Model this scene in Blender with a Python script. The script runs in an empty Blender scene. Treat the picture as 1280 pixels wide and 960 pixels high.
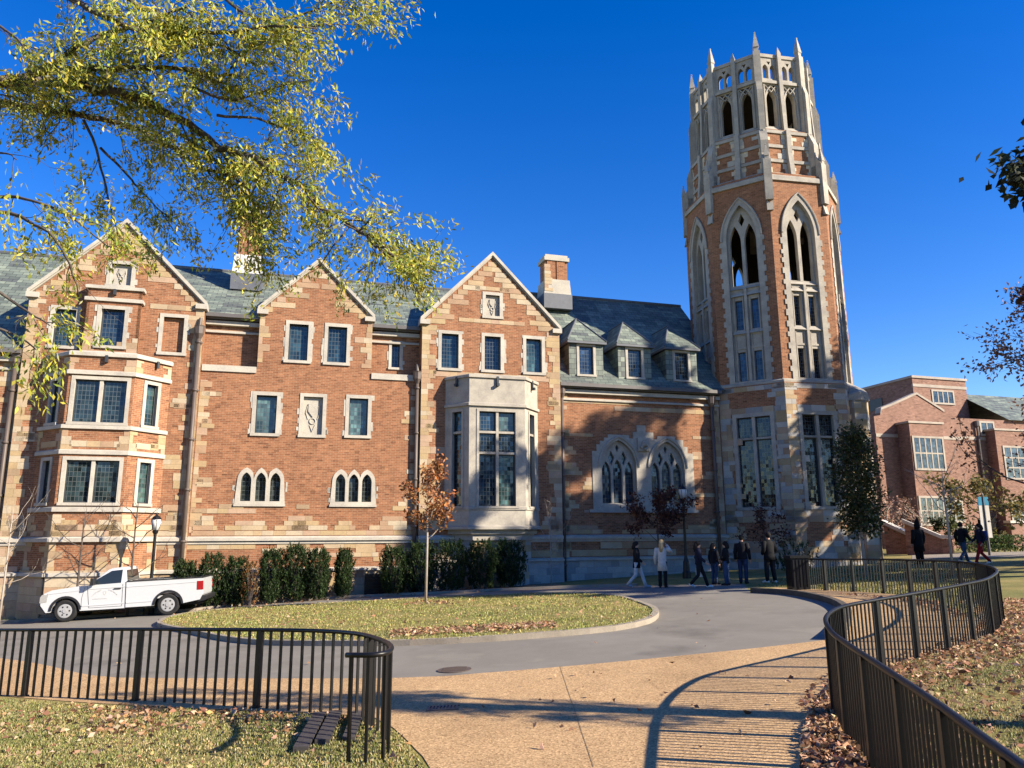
import bpy, math, random
import numpy as np
from mathutils import Vector, Matrix
from mathutils.geometry import delaunay_2d_cdt

random.seed(7)
rng = np.random.default_rng(7)
SC = bpy.context.scene
COL = SC.collection
R = math.radians

# ------------------------------------------------------------------ camera model (also used to survey the place)
FPX, PITCH, ROLL, CZ = 950.0, R(11.4), R(-0.3), 2.15
_c, _s = math.cos(ROLL), math.sin(ROLL)
_r = Vector((1, 0, 0)); _u = Vector((0, -math.sin(PITCH), math.cos(PITCH))); VF = Vector((0, math.cos(PITCH), math.sin(PITCH)))
VR = _r * _c + _u * _s; VU = _u * _c - _r * _s
CAMP = Vector((0, 0, CZ))

def ray(px, py):
    return VR * ((px - 640) / FPX) + VU * (-(py - 480) / FPX) + VF

SLOPE = 0.045
XR, XL = 26.0, -34.0
def gz(x):
    return SLOPE * min(max(x, XL), XR)

def gnd(px, py, up=0.0):                   # surveyed point on the sloping ground (up = height above it)
    d = ray(px, py)
    t = (CZ - up) / (SLOPE * d.x - d.z)
    p = CAMP + d * t
    return Vector((p.x, p.y, p.z - up))

def at(px, py, dist):                      # surveyed point at a given depth
    d = ray(px, py)
    return CAMP + d * (dist / d.y)

# ------------------------------------------------------------------ materials
def nt(name):
    m = bpy.data.materials.new(name); m.use_nodes = True
    t = m.node_tree; t.nodes.clear()
    out = t.nodes.new('ShaderNodeOutputMaterial')
    return m, t, out

def N(t, kind, **kw):
    n = t.nodes.new(kind)
    for k, v in kw.items():
        if k.startswith('i_'):
            key = k[2:].replace('_', ' ')
            n.inputs[key].default_value = v
        else:
            setattr(n, k, v)
    return n

def L(t, a, b): t.links.new(a, b)

def ramp(t, fac, stops):
    r = N(t, 'ShaderNodeValToRGB')
    e = r.color_ramp.elements
    while len(e) < len(stops): e.new(0.5)
    for i, (p, c) in enumerate(stops):
        e[i].position = p; e[i].color = (*c, 1) if len(c) == 3 else c
    L(t, fac, r.inputs['Fac'])
    return r.outputs['Color']

def mix(t, mode, fac, a, b):
    m = N(t, 'ShaderNodeMix', data_type='RGBA', blend_type=mode)
    for s, v in ((0, fac), (6, a), (7, b)):
        if hasattr(v, 'links'): L(t, v, m.inputs[s])
        elif isinstance(v, (int, float)): m.inputs[s].default_value = v
        else: m.inputs[s].default_value = (*v, 1) if len(v) == 3 else v
    return m.outputs[2]

def noise(t, scale, detail=4, rough=.6, coord=None, w=None):
    n = N(t, 'ShaderNodeTexNoise'); n.inputs['Scale'].default_value = scale
    n.inputs['Detail'].default_value = detail; n.inputs['Roughness'].default_value = rough
    if coord is not None: L(t, coord, n.inputs['Vector'])
    return n

def bsdf(t, out, color, rough=.8, spec=.3, metal=0.0, bump=None, bstr=.3, bdist=.02, coat=0):
    b = N(t, 'ShaderNodeBsdfPrincipled')
    if hasattr(color, 'links'): L(t, color, b.inputs['Base Color'])
    else: b.inputs['Base Color'].default_value = (*color, 1)
    if hasattr(rough, 'links'): L(t, rough, b.inputs['Roughness'])
    else: b.inputs['Roughness'].default_value = rough
    b.inputs['Specular IOR Level'].default_value = spec
    b.inputs['Metallic'].default_value = metal
    if coat: b.inputs['Coat Weight'].default_value = coat
    if bump is not None:
        bp = N(t, 'ShaderNodeBump'); bp.inputs['Strength'].default_value = bstr; bp.inputs['Distance'].default_value = bdist
        L(t, bump, bp.inputs['Height']); L(t, bp.outputs[0], b.inputs['Normal'])
    L(t, b.outputs[0], out.inputs['Surface'])
    return b

def mat_simple(name, color, rough=.7, spec=.3, metal=0, var=.15, scale=3, bump=.1, coat=0):
    m, t, out = nt(name)
    tc = N(t, 'ShaderNodeTexCoord')
    n = noise(t, scale, 5, .65, tc.outputs['Object'])
    c = ramp(t, n.outputs['Fac'], [(.25, [v * (1 - var) for v in color]), (.75, [min(1, v * (1 + var)) for v in color])])
    bsdf(t, out, c, rough, spec, metal, n.outputs['Fac'], bump, .01, coat)
    return m

def mat_brick(name, c1, c2, mortar, bw=.23, bh=.076):
    m, t, out = nt(name)
    uv = N(t, 'ShaderNodeUVMap')
    b = N(t, 'ShaderNodeTexBrick')
    L(t, uv.outputs[0], b.inputs['Vector'])
    for k, v in (('Scale', 1), ('Mortar Size', .007), ('Mortar Smooth', .2), ('Bias', -.1), ('Brick Width', bw), ('Row Height', bh)):
        b.inputs[k].default_value = v
    b.inputs['Color1'].default_value = (*c1, 1); b.inputs['Color2'].default_value = (*c2, 1); b.inputs['Mortar'].default_value = (*mortar, 1)
    n = noise(t, .55, 5, .7, uv.outputs[0])
    n2 = noise(t, 7, 3, .6, uv.outputs[0])
    # single odd bricks, burnt or pale
    mp = N(t, 'ShaderNodeMapping'); L(t, uv.outputs[0], mp.inputs[0]); mp.inputs['Scale'].default_value = (1 / bw, 1 / bh, 1)
    vo = N(t, 'ShaderNodeTexWhiteNoise', noise_dimensions='2D')
    fl = N(t, 'ShaderNodeVectorMath', operation='FLOOR'); L(t, mp.outputs[0], fl.inputs[0]); L(t, fl.outputs[0], vo.inputs['Vector'])
    odd = ramp(t, vo.outputs['Value'], [(0, (.62, .6, .6)), (.1, (.88, .87, .87)), (.5, (1, 1, 1)), (.86, (1.0, 1.0, 1.0)), (1, (1.2, 1.2, 1.18))])
    c = mix(t, 'MULTIPLY', 1, b.outputs['Color'], odd)
    c = mix(t, 'MULTIPLY', 1, c, ramp(t, n.outputs['Fac'], [(.25, (.78, .76, .76)), (.55, (1, 1, 1)), (.8, (1.14, 1.12, 1.1))]))
    c = mix(t, 'MULTIPLY', .6, c, ramp(t, n2.outputs['Fac'], [(.3, (.8, .8, .8)), (.7, (1.15, 1.15, 1.15))]))
    bsdf(t, out, c, .88, .2, 0, b.outputs['Fac'], -.35, .012)
    return m

def mat_stone(name, tint=(1, 1, 1), rough=.85, stain=.25):
    m, t, out = nt(name)
    a = N(t, 'ShaderNodeVertexColor', layer_name='Col')
    uv = N(t, 'ShaderNodeUVMap')
    n = noise(t, 1.2, 6, .7, uv.outputs[0]); n2 = noise(t, 14, 4, .65, uv.outputs[0])
    c = mix(t, 'MULTIPLY', 1, a.outputs['Color'], (*tint, 1))
    c = mix(t, 'MULTIPLY', 1, c, ramp(t, n.outputs['Fac'], [(.28, (1 - stain, 1 - stain, 1 - stain * .9)), (.6, (1, 1, 1)), (.85, (1.06, 1.05, 1.03))]))
    c = mix(t, 'MULTIPLY', .7, c, ramp(t, n2.outputs['Fac'], [(.3, (.84, .84, .84)), (.7, (1.1, 1.1, 1.1))]))
    bsdf(t, out, c, rough, .25, 0, n2.outputs['Fac'], .35, .012)
    return m

def mat_slate(name):
    m, t, out = nt(name)
    uv = N(t, 'ShaderNodeUVMap')
    b = N(t, 'ShaderNodeTexBrick'); L(t, uv.outputs[0], b.inputs['Vector'])
    for k, v in (('Scale', 1), ('Mortar Size', .014), ('Mortar Smooth', .5), ('Bias', 0), ('Brick Width', .42), ('Row Height', .26)):
        b.inputs[k].default_value = v
    b.inputs['Color1'].default_value = (.175, .192, .17, 1); b.inputs['Color2'].default_value = (.105, .118, .112, 1); b.inputs['Mortar'].default_value = (.03, .035, .035, 1)
    mp = N(t, 'ShaderNodeMapping'); L(t, uv.outputs[0], mp.inputs[0]); mp.inputs['Scale'].default_value = (1 / .84, 1 / .26, 1)
    fl = N(t, 'ShaderNodeVectorMath', operation='FLOOR'); L(t, mp.outputs[0], fl.inputs[0])
    wn = N(t, 'ShaderNodeTexWhiteNoise', noise_dimensions='2D'); L(t, fl.outputs[0], wn.inputs['Vector'])
    hue = ramp(t, wn.outputs['Value'], [(0, (.62, .62, .68)), (.3, (.9, .95, .92)), (.7, (1.05, 1.12, 1.05)), (1, (1.45, 1.5, 1.35))])
    n = noise(t, .8, 5, .7, uv.outputs[0])
    c = mix(t, 'MULTIPLY', 1, b.outputs['Color'], hue)
    c = mix(t, 'MULTIPLY', 1, c, ramp(t, n.outputs['Fac'], [(.3, (.75, .75, .75)), (.7, (1.2, 1.2, 1.15))]))
    bsdf(t, out, c, .62, .35, 0, wn.outputs['Value'], .5, .02)
    return m

def mat_glass(name):
    # leaded lights: small panes in dark leads, each pane tilted a hair so that reflections break up
    m, t, out = nt(name)
    uv = N(t, 'ShaderNodeUVMap'); a = N(t, 'ShaderNodeVertexColor', layer_name='Col')
    b = N(t, 'ShaderNodeTexBrick', offset=0.0); L(t, uv.outputs[0], b.inputs['Vector'])
    for k, v in (('Scale', 1), ('Mortar Size', .011), ('Mortar Smooth', .1), ('Brick Width', .14), ('Row Height', .19)):
        b.inputs[k].default_value = v
    mp = N(t, 'ShaderNodeMapping'); L(t, uv.outputs[0], mp.inputs[0]); mp.inputs['Scale'].default_value = (1 / .14, 1 / .19, 1)
    fl = N(t, 'ShaderNodeVectorMath', operation='FLOOR'); L(t, mp.outputs[0], fl.inputs[0])
    wn = N(t, 'ShaderNodeTexWhiteNoise', noise_dimensions='2D'); L(t, fl.outputs[0], wn.inputs['Vector'])
    n = noise(t, 1.1, 3, .6, uv.outputs[0])
    c = mix(t, 'MULTIPLY', 1, a.outputs['Color'], ramp(t, wn.outputs['Value'], [(0, (.5, .5, .5)), (.6, (.95, .95, .95)), (1, (1.6, 1.6, 1.55))]))
    c = mix(t, 'MULTIPLY', 1, c, ramp(t, n.outputs['Fac'], [(.35, (.4, .4, .4)), (.65, (1.5, 1.5, 1.5))]))
    c = mix(t, 'MIX', b.outputs['Fac'], c, (.075, .085, .085, 1))
    g = N(t, 'ShaderNodeBsdfPrincipled'); L(t, c, g.inputs['Base Color'])
    g.inputs['Roughness'].default_value = .07; g.inputs['Specular IOR Level'].default_value = .6
    ge = N(t, 'ShaderNodeNewGeometry')
    sb = N(t, 'ShaderNodeVectorMath', operation='SUBTRACT'); L(t, wn.outputs['Color'], sb.inputs[0]); sb.inputs[1].default_value = (.5, .5, .5)
    sc_ = N(t, 'ShaderNodeVectorMath', operation='SCALE'); L(t, sb.outputs[0], sc_.inputs[0]); sc_.inputs['Scale'].default_value = .045
    ad = N(t, 'ShaderNodeVectorMath', operation='ADD'); L(t, ge.outputs['Normal'], ad.inputs[0]); L(t, sc_.outputs[0], ad.inputs[1])
    no = N(t, 'ShaderNodeVectorMath', operation='NORMALIZE'); L(t, ad.outputs[0], no.inputs[0]); L(t, no.outputs[0], g.inputs['Normal'])
    L(t, g.outputs[0], out.inputs['Surface'])
    return m

def mat_leaf(name, trans=.45, rough=.6):
    m, t, out = nt(name)
    a = N(t, 'ShaderNodeVertexColor', layer_name='Col')
    p = N(t, 'ShaderNodeBsdfPrincipled'); L(t, a.outputs['Color'], p.inputs['Base Color'])
    p.inputs['Roughness'].default_value = rough; p.inputs['Specular IOR Level'].default_value = .3
    tr = N(t, 'ShaderNodeBsdfTranslucent'); L(t, a.outputs['Color'], tr.inputs['Color'])
    mx = N(t, 'ShaderNodeMixShader'); mx.inputs[0].default_value = trans
    L(t, p.outputs[0], mx.inputs[1]); L(t, tr.outputs[0], mx.inputs[2]); L(t, mx.outputs[0], out.inputs['Surface'])
    return m

def mat_ground(name, stops, scale=1.5, fine=60, finestops=None, rough=.95, bump=.4, bdist=.02, patch=None, cracks=None, vor=None):
    m, t, out = nt(name)
    tc = N(t, 'ShaderNodeTexCoord'); co = tc.outputs['Object']
    n = noise(t, scale, 8, .7, co)
    c = ramp(t, n.outputs['Fac'], stops)
    f = noise(t, fine, 4, .7, co); h = f.outputs['Fac']
    if finestops: c = mix(t, 'MULTIPLY', 1, c, ramp(t, f.outputs['Fac'], finestops))
    if patch:
        ps, pst = patch
        pn = noise(t, ps, 4, .6, co); c = mix(t, 'MULTIPLY', 1, c, ramp(t, pn.outputs['Fac'], pst))
    if vor:
        vs, vst = vor
        v = N(t, 'ShaderNodeTexVoronoi'); v.inputs['Scale'].default_value = vs; L(t, co, v.inputs['Vector'])
        sx = N(t, 'ShaderNodeSeparateColor'); L(t, v.outputs['Color'], sx.inputs[0])
        c = mix(t, 'MULTIPLY', 1, c, ramp(t, sx.outputs[0], vst)); h = v.outputs['Distance']
    if cracks:
        cs, cw = cracks
        v = N(t, 'ShaderNodeTexVoronoi', feature='DISTANCE_TO_EDGE'); v.inputs['Scale'].default_value = cs
        nn = noise(t, 2.5, 4, .6, co); ad = N(t, 'ShaderNodeMix', data_type='VECTOR'); ad.inputs[0].default_value = .12
        L(t, co, ad.inputs[4]); L(t, nn.outputs['Color'], ad.inputs[5]); L(t, ad.outputs[1], v.inputs['Vector'])
        c = mix(t, 'MULTIPLY', 1, c, ramp(t, v.outputs['Distance'], [(0, (.45, .45, .45)), (cw, (.6, .6, .6)), (cw * 1.6, (1, 1, 1))]))
    bsdf(t, out, c, rough, .25, 0, h, bump, bdist)
    return m

M = {}
M['brick'] = mat_brick('red_brick', (.305, .128, .061), (.205, .081, .041), (.33, .24, .155))
M['brick_far'] = mat_brick('pink_brick', (.27, .14, .10), (.19, .092, .066), (.33, .25, .2))
M['sand'] = mat_stone('sandstone_blocks')
M['lime'] = mat_stone('limestone', stain=.3)
M['tlime'] = mat_stone('weathered_limestone', (.86, .85, .84), stain=.4)
M['ashlar'] = mat_stone('grey_ashlar', stain=.35)
M['slate'] = mat_slate('green_slate')
M['glass'] = mat_glass('leaded_glass')
M['frame'] = mat_simple('dark_window_frame', (.035, .04, .045), .45, .4)
M['lead'] = mat_simple('lead_flashing', (.10, .105, .12), .55, .4, 0, .2, 4)
M['gutter'] = mat_simple('grey_gutter', (.11, .10, .095), .5, .4)
M['pipe'] = mat_simple('brown_pipe', (.10, .075, .062), .5, .4)
M['trimwhite'] = mat_simple('painted_cornice', (.62, .58, .52), .6, .3, 0, .1)
M['inner'] = mat_simple('shade_dark_interior', (.05, .04, .035), .9, .1)  # interior shade put into the colour of the tower's inner faces and floors
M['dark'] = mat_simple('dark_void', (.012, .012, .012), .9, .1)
M['iron'] = mat_simple('black_iron', (.006, .006, .0065), .42, .4, 0, .3, 12, .05)
M['grass'] = mat_ground('lawn', [(.3, (.15, .145, .05)), (.5, (.24, .21, .08)), (.7, (.33, .27, .125))], .9, 45, [(.3, (.65, .65, .6)), (.7, (1.25, 1.2, 1.1))], patch=(.25, [(.35, (.75, .85, .7)), (.65, (1.15, 1.05, 1))]))
M['asphalt'] = mat_ground('asphalt', [(.3, (.19, .172, .145)), (.7, (.25, .227, .19))], .35, 120, [(.3, (.8, .8, .8)), (.7, (1.15, 1.15, 1.15))], bump=.2, bdist=.005, patch=(.45, [(.3, (.66, .66, .65)), (.45, (.97, .97, .97)), (.58, (.9, .9, .89)), (.64, (1.02, 1.02, 1.0)), (.78, (1.14, 1.12, 1.09))]))
M['aggregate'] = mat_ground('exposed_aggregate', [(.3, (.42, .27, .135)), (.7, (.52, .345, .175))], .6, 90, [(.3, (.75, .74, .72)), (.7, (1.2, 1.2, 1.2))], bump=.25, bdist=.006, patch=(.55, [(.3, (.82, .81, .8)), (.5, (1, 1, 1)), (.7, (1.06, 1.05, 1.04))]), vor=(55, [(0, (.55, .5, .45)), (.4, (.95, .95, .95)), (.8, (1.1, 1.1, 1.1)), (1, (1.5, 1.5, 1.5))]))
M['mulch'] = mat_ground('mulch', [(.3, (.22, .13, .07)), (.7, (.36, .23, .13))], 2, 30, [(.3, (.5, .5, .5)), (.7, (1.3, 1.3, 1.3))])
M['concrete'] = mat_ground('concrete', [(.3, (.24, .205, .16)), (.7, (.33, .285, .225))], 1.2, 50, [(.3, (.8, .8, .8)), (.7, (1.15, 1.15, 1.15))])
M['leaf'] = mat_leaf('leaf'); M['dryleaf'] = mat_leaf('dry_leaf', .25, .7); M['blade'] = mat_leaf('grass_blade', .3)
M['bark'] = mat_simple('grey_bark', (.085, .07, .06), .9, .15, 0, .45, 9, .6)
M['paleb'] = mat_simple('pale_bark', (.34, .29, .24), .9, .15, 0, .25, 9, .4)

# ------------------------------------------------------------------ mesh builder
TAN = [(.43, .31, .18), (.40, .285, .155), (.45, .345, .22), (.38, .25, .155), (.42, .29, .195), (.46, .375, .26), (.41, .30, .165), (.35, .245, .15)]
LIME = (.46, .42, .35)
GREY = [(.36, .34, .31), (.42, .39, .35), (.30, .29, .27), (.46, .42, .36)]
def rc(pal=TAN): return random.choice(pal)

class MB:
    def __init__(s, col=(1, 1, 1)):
        s.v = []; s.f = []; s.c = []; s.m = []; s.X = Matrix.Identity(4); s.col = col; s.mi = 0
    def add(s, vs, fs, col=None, mi=None):
        o = len(s.v); X = s.X
        s.v += [tuple(X @ Vector(p)) for p in vs]
        s.f += [tuple(i + o for i in f) for f in fs]
        s.c += [col or s.col] * len(fs); s.m += [s.mi if mi is None else mi] * len(fs)
    def box(s, x0, x1, y0, y1, z0, z1, col=None, mi=None):
        if x1 < x0: x0, x1 = x1, x0
        if y1 < y0: y0, y1 = y1, y0
        if z1 < z0: z0, z1 = z1, z0
        v = [(x, y, z) for z in (z0, z1) for y in (y0, y1) for x in (x0, x1)]
        s.add(v, [(0, 2, 3, 1), (4, 5, 7, 6), (0, 1, 5, 4), (2, 6, 7, 3), (0, 4, 6, 2), (1, 3, 7, 5)], col, mi)
    def wedge(s, x0, x1, y0, y1, z0, z1, col=None, mi=None):   # weathered slope: full depth at z0, none (y1) at z1
        v = [(x0, y0, z0), (x1, y0, z0), (x1, y1, z0), (x0, y1, z0), (x0, y1, z1), (x1, y1, z1)]
        s.add(v, [(0, 1, 5, 4), (0, 4, 3), (1, 2, 5), (0, 3, 2, 1), (2, 3, 4, 5)], col, mi)
    def prism(s, poly, y0, y1, col=None, mi=None):            # x,z outline along y, front at y0
        s.plate(poly, [], y0, y1, col, mi)
    def plate(s, outer, holes, y0, y1, col=None, mi=None, back=True, bmi=None):
        loops = [list(outer)] + [list(h) for h in holes]
        pts = []; edges = []; faces = []
        for lp in loops:
            o = len(pts); n = len(lp); pts += [Vector((p[0], p[1])) for p in lp]
            edges += [(o + i, o + (i + 1) % n) for i in range(n)]
        area = lambda lp: sum(lp[i][0] * lp[(i + 1) % len(lp)][1] - lp[(i + 1) % len(lp)][0] * lp[i][1] for i in range(len(lp)))
        r = delaunay_2d_cdt(pts, edges, [], 0, 1e-6)
        V, F = r[0], r[2]
        def inside(p, lp):
            c = False; n = len(lp); j = n - 1
            for i in range(n):
                if (lp[i][1] > p[1]) != (lp[j][1] > p[1]) and p[0] < (lp[j][0] - lp[i][0]) * (p[1] - lp[i][1]) / (lp[j][1] - lp[i][1]) + lp[i][0]: c = not c
                j = i
            return c
        tri = []
        for f in F:
            cx = sum(V[i].x for i in f) / len(f); cy = sum(V[i].y for i in f) / len(f)
            if inside((cx, cy), loops[0]) and not any(inside((cx, cy), h) for h in loops[1:]):
                a = sum(V[f[i]].x * V[f[(i + 1) % len(f)]].y - V[f[(i + 1) % len(f)]].x * V[f[i]].y for i in range(len(f)))
                tri.append(tuple(f) if a > 0 else tuple(reversed(f)))
        s.add([(p.x, y0, p.y) for p in V], tri, col, mi)
        if back: s.add([(p.x, y1, p.y) for p in V], [tuple(reversed(f)) for f in tri], col, mi if bmi is None else bmi)
        for k, lp in enumerate(loops):
            if (area(lp) > 0) != (k == 0): lp = list(reversed(lp))
            n = len(lp)
            s.add([(p[0], y0, p[1]) for p in lp] + [(p[0], y1, p[1]) for p in lp],
                  [(i, i + n, (i + 1) % n + n, (i + 1) % n) for i in range(n)], col, mi)
    def tube(s, pts, rad, n=8, col=None, mi=None, cap=True):
        pts = [Vector(p) for p in pts]
        if not isinstance(rad, (list, tuple)): rad = [rad] * len(pts)
        vs = []; fs = []
        ref = None
        for i, p in enumerate(pts):
            d = (pts[min(i + 1, len(pts) - 1)] - pts[max(i - 1, 0)])
            if d.length < 1e-9: d = Vector((0, 0, 1))
            d.normalize()
            if ref is None: ref = d.orthogonal().normalized()
            a = (ref - d * ref.dot(d))
            if a.length < 1e-6: a = d.orthogonal()
            a.normalize(); ref = a; b = d.cross(a)
            for k in range(n):
                t = 2 * math.pi * k / n
                vs.append(p + a * (rad[i] * math.cos(t)) + b * (rad[i] * math.sin(t)))
        for i in range(len(pts) - 1):
            for k in range(n):
                fs.append((i * n + k, i * n + (k + 1) % n, (i + 1) * n + (k + 1) % n, (i + 1) * n + k))
        if cap:
            fs.append(tuple(reversed(range(n)))); fs.append(tuple(range((len(pts) - 1) * n, len(pts) * n)))
        s.add(vs, fs, col, mi)
    def loft(s, rings, n=14, col=None, mi=None, cap=True):   # rings: (centre, half width x, half depth y)
        vs = []; fs = []
        for c, a, b in rings:
            for k in range(n):
                t = 2 * math.pi * k / n; vs.append((c[0] + a * math.cos(t), c[1] + b * math.sin(t), c[2]))
        for i in range(len(rings) - 1):
            for k in range(n): fs.append((i * n + k, i * n + (k + 1) % n, (i + 1) * n + (k + 1) % n, (i + 1) * n + k))
        if cap: fs.append(tuple(reversed(range(n)))); fs.append(tuple(range((len(rings) - 1) * n, len(rings) * n)))
        s.add(vs, fs, col, mi)
    def lathe(s, prof, cx=0, cy=0, n=16, col=None, mi=None):
        s.loft([((cx, cy, z), max(r, 1e-4), max(r, 1e-4)) for r, z in prof], n, col, mi)
    def ball(s, c, r, n=10, m=7, col=None, mi=None, sc=(1, 1, 1)):
        vs = [(c[0], c[1], c[2] - r * sc[2])]
        for i in range(1, m):
            a = math.pi * i / m - math.pi / 2
            for k in range(n):
                t = 2 * math.pi * k / n
                vs.append((c[0] + r * sc[0] * math.cos(a) * math.cos(t), c[1] + r * sc[1] * math.cos(a) * math.sin(t), c[2] + r * sc[2] * math.sin(a)))
        vs.append((c[0], c[1], c[2] + r * sc[2]))
        fs = [(0, 1 + (k + 1) % n, 1 + k) for k in range(n)]
        for i in range(m - 2):
            for k in range(n):
                a = 1 + i * n + k; b = 1 + i * n + (k + 1) % n
                fs.append((a, b, b + n, a + n))
        e = len(vs) - 1; o = 1 + (m - 2) * n
        fs += [(o + k, o + (k + 1) % n, e) for k in range(n)]
        s.add(vs, fs, col, mi)
    def build(s, name, mats, parent=None, smooth=False, bevel=0):
        me = bpy.data.meshes.new(name)
        me.from_pydata(s.v, [], s.f)
        if not isinstance(mats, (list, tuple)): mats = [mats]
        for k in mats: me.materials.append(M[k] if isinstance(k, str) else k)
        me.polygons.foreach_set('material_index', s.m)
        me.update()
        nl = len(me.loops)
        uv = me.uv_layers.new(name='UVMap'); ca = me.color_attributes.new('Col', 'FLOAT_COLOR', 'CORNER')
        uvs = np.zeros((nl, 2), 'f'); cols = np.ones((nl, 4), 'f')
        co = np.zeros(len(me.vertices) * 3, 'f'); me.vertices.foreach_get('co', co); co = co.reshape(-1, 3)
        vi = np.zeros(nl, 'i'); me.loops.foreach_get('vertex_index', vi)
        lt = np.zeros(len(me.polygons), 'i'); me.polygons.foreach_get('loop_total', lt)
        nn = np.zeros(len(me.polygons) * 3, 'f'); me.polygons.foreach_get('normal', nn); nn = np.repeat(nn.reshape(-1, 3), lt, axis=0)
        P = co[vi]
        flat = np.abs(nn[:, 2]) > .9
        T = np.stack([-nn[:, 1], nn[:, 0], np.zeros(nl)], 1); ln = np.linalg.norm(T, axis=1); ln[ln < 1e-6] = 1; T = T / ln[:, None]
        B = np.cross(nn, T)
        T[flat] = (1, 0, 0); B[flat] = (0, 1, 0)
        uvs[:, 0] = (P * T).sum(1); uvs[:, 1] = (P * B).sum(1)
        cols[:, :3] = np.repeat(np.array(s.c, 'f').reshape(-1, 3), lt, axis=0)
        me.uv_layers['UVMap'].data.foreach_set('uv', uvs.ravel()); me.color_attributes['Col'].data.foreach_set('color', cols.ravel())
        if smooth: me.polygons.foreach_set('use_smooth', [True] * len(me.polygons))
        o = bpy.data.objects.new(name, me); COL.objects.link(o)
        if parent is not None: o.parent = parent
        if bevel:
            b = o.modifiers.new('bevel', 'BEVEL'); b.width = bevel; b.segments = 2; b.limit_method = 'ANGLE'
        return o

def tag(o, label=None, cat=None, group=None, kind=None):
    if label: o['label'] = label
    if cat: o['category'] = cat
    if group: o['group'] = group
    if kind: o['kind'] = kind
    return o

def empty(name, loc, rz=0, label=None, cat=None, group=None):
    o = bpy.data.objects.new(name, None); COL.objects.link(o)
    o.empty_display_size = .3; o.location = loc; o.rotation_euler = (0, 0, rz)
    return tag(o, label, cat, group)

def copy_tree(o, parent=None):
    c = o.copy(); COL.objects.link(c); c.parent = parent
    for ch in list(o.children): copy_tree(ch, c)
    return c

def leaf_mesh(name, P, D, ln, wd, col, mat, parent=None, curl=.25):
    """many leaf-shaped quads: P centres, D directions, ln/wd sizes, col colours"""
    n = len(P)
    P = np.asarray(P, 'f'); D = np.asarray(D, 'f'); D = D / np.maximum(np.linalg.norm(D, axis=1), 1e-6)[:, None]
    A = rng.normal(size=(n, 3)).astype('f'); S = np.cross(D, A); S /= np.maximum(np.linalg.norm(S, axis=1), 1e-6)[:, None]
    U = np.cross(S, D)
    ln = np.broadcast_to(np.asarray(ln, 'f'), (n,))[:, None]; wd = np.broadcast_to(np.asarray(wd, 'f'), (n,))[:, None]
    v = np.empty((n, 4, 3), 'f')
    v[:, 0] = P - D * ln / 2; v[:, 1] = P + S * wd / 2 + U * wd * curl; v[:, 2] = P + D * ln / 2; v[:, 3] = P - S * wd / 2 + U * wd * curl
    me = bpy.data.meshes.new(name)
    me.vertices.add(n * 4); me.vertices.foreach_set('co', v.ravel())
    me.loops.add(n * 4); me.loops.foreach_set('vertex_index', np.arange(n * 4, dtype='i'))
    me.polygons.add(n); me.polygons.foreach_set('loop_start', np.arange(0, n * 4, 4, dtype='i')); me.polygons.foreach_set('loop_total', np.full(n, 4, 'i'))
    ca = me.color_attributes.new('Col', 'FLOAT_COLOR', 'POINT')
    c = np.ones((n, 4, 4), 'f'); c[:, :, :3] = np.asarray(col, 'f')[:, None, :]
    ca.data.foreach_set('color', c.ravel())
    me.materials.append(M[mat]); me.update(calc_edges=True); me.validate()
    o = bpy.data.objects.new(name, me); COL.objects.link(o)
    if parent is not None: o.parent = parent
    return o

def palette(n, cols, w=None, jit=.18):
    c = np.array(cols, 'f'); k = rng.choice(len(c), n, p=w)
    return np.clip(c[k] * (1 + rng.normal(0, jit, (n, 1))) * (1 + rng.normal(0, jit * .3, (n, 3))), .003, 1)

def inpoly(x, y, poly):
    c = np.zeros(len(x), bool); n = len(poly); j = n - 1
    for i in range(n):
        xi, yi = poly[i][:2]; xj, yj = poly[j][:2]
        if yi != yj:
            k = ((yi > y) != (yj > y)) & (x < (xj - xi) * (y - yi) / (yj - yi) + xi)
            c ^= k
        j = i
    return c

def scatter(poly, n):
    xs = [p[0] for p in poly]; ys = [p[1] for p in poly]
    out = np.zeros((0, 2))
    while len(out) < n:
        x = rng.uniform(min(xs), max(xs), n * 2); y = rng.uniform(min(ys), max(ys), n * 2)
        k = inpoly(x, y, poly); out = np.vstack([out, np.stack([x[k], y[k]], 1)])
    return out[:n]

def spline(pts, step=.25, closed=False):
    P = [Vector(p) for p in pts]; n = len(P); out = []
    rngk = n if closed else n - 1
    for i in range(rngk):
        p0 = P[(i - 1) % n] if closed or i > 0 else P[i] * 2 - P[i + 1]
        p1 = P[i]; p2 = P[(i + 1) % n]
        p3 = P[(i + 2) % n] if closed or i + 2 < n else p2 * 2 - p1
        k = max(2, int((p2 - p1).length / step))
        for j in range(k):
            t = j / k
            out.append(.5 * ((2 * p1) + (p2 - p0) * t + (2 * p0 - 5 * p1 + 4 * p2 - p3) * t * t + (3 * p1 - p0 - 3 * p2 + p3) * t ** 3))
    if not closed: out.append(P[-1])
    return out

class Router:
    """sends each dressed stone to the mesh of the wall section it sits on"""
    CUT = (-20.77, -14.02, -4.45, 2.37)
    def __init__(s, col=(1, 1, 1)): s.m = [MB(col) for _ in range(5)]
    def at(s, x): return s.m[sum(x > c for c in s.CUT)]
    def box(s, x0, x1, *a, **k): s.at((x0 + x1) / 2).box(x0, x1, *a, **k)
    def wedge(s, x0, x1, *a, **k): s.at((x0 + x1) / 2).wedge(x0, x1, *a, **k)
    def build(s, name, mat, par):
        for b in s.m:
            if b.v: b.build(name, mat, par)
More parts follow.
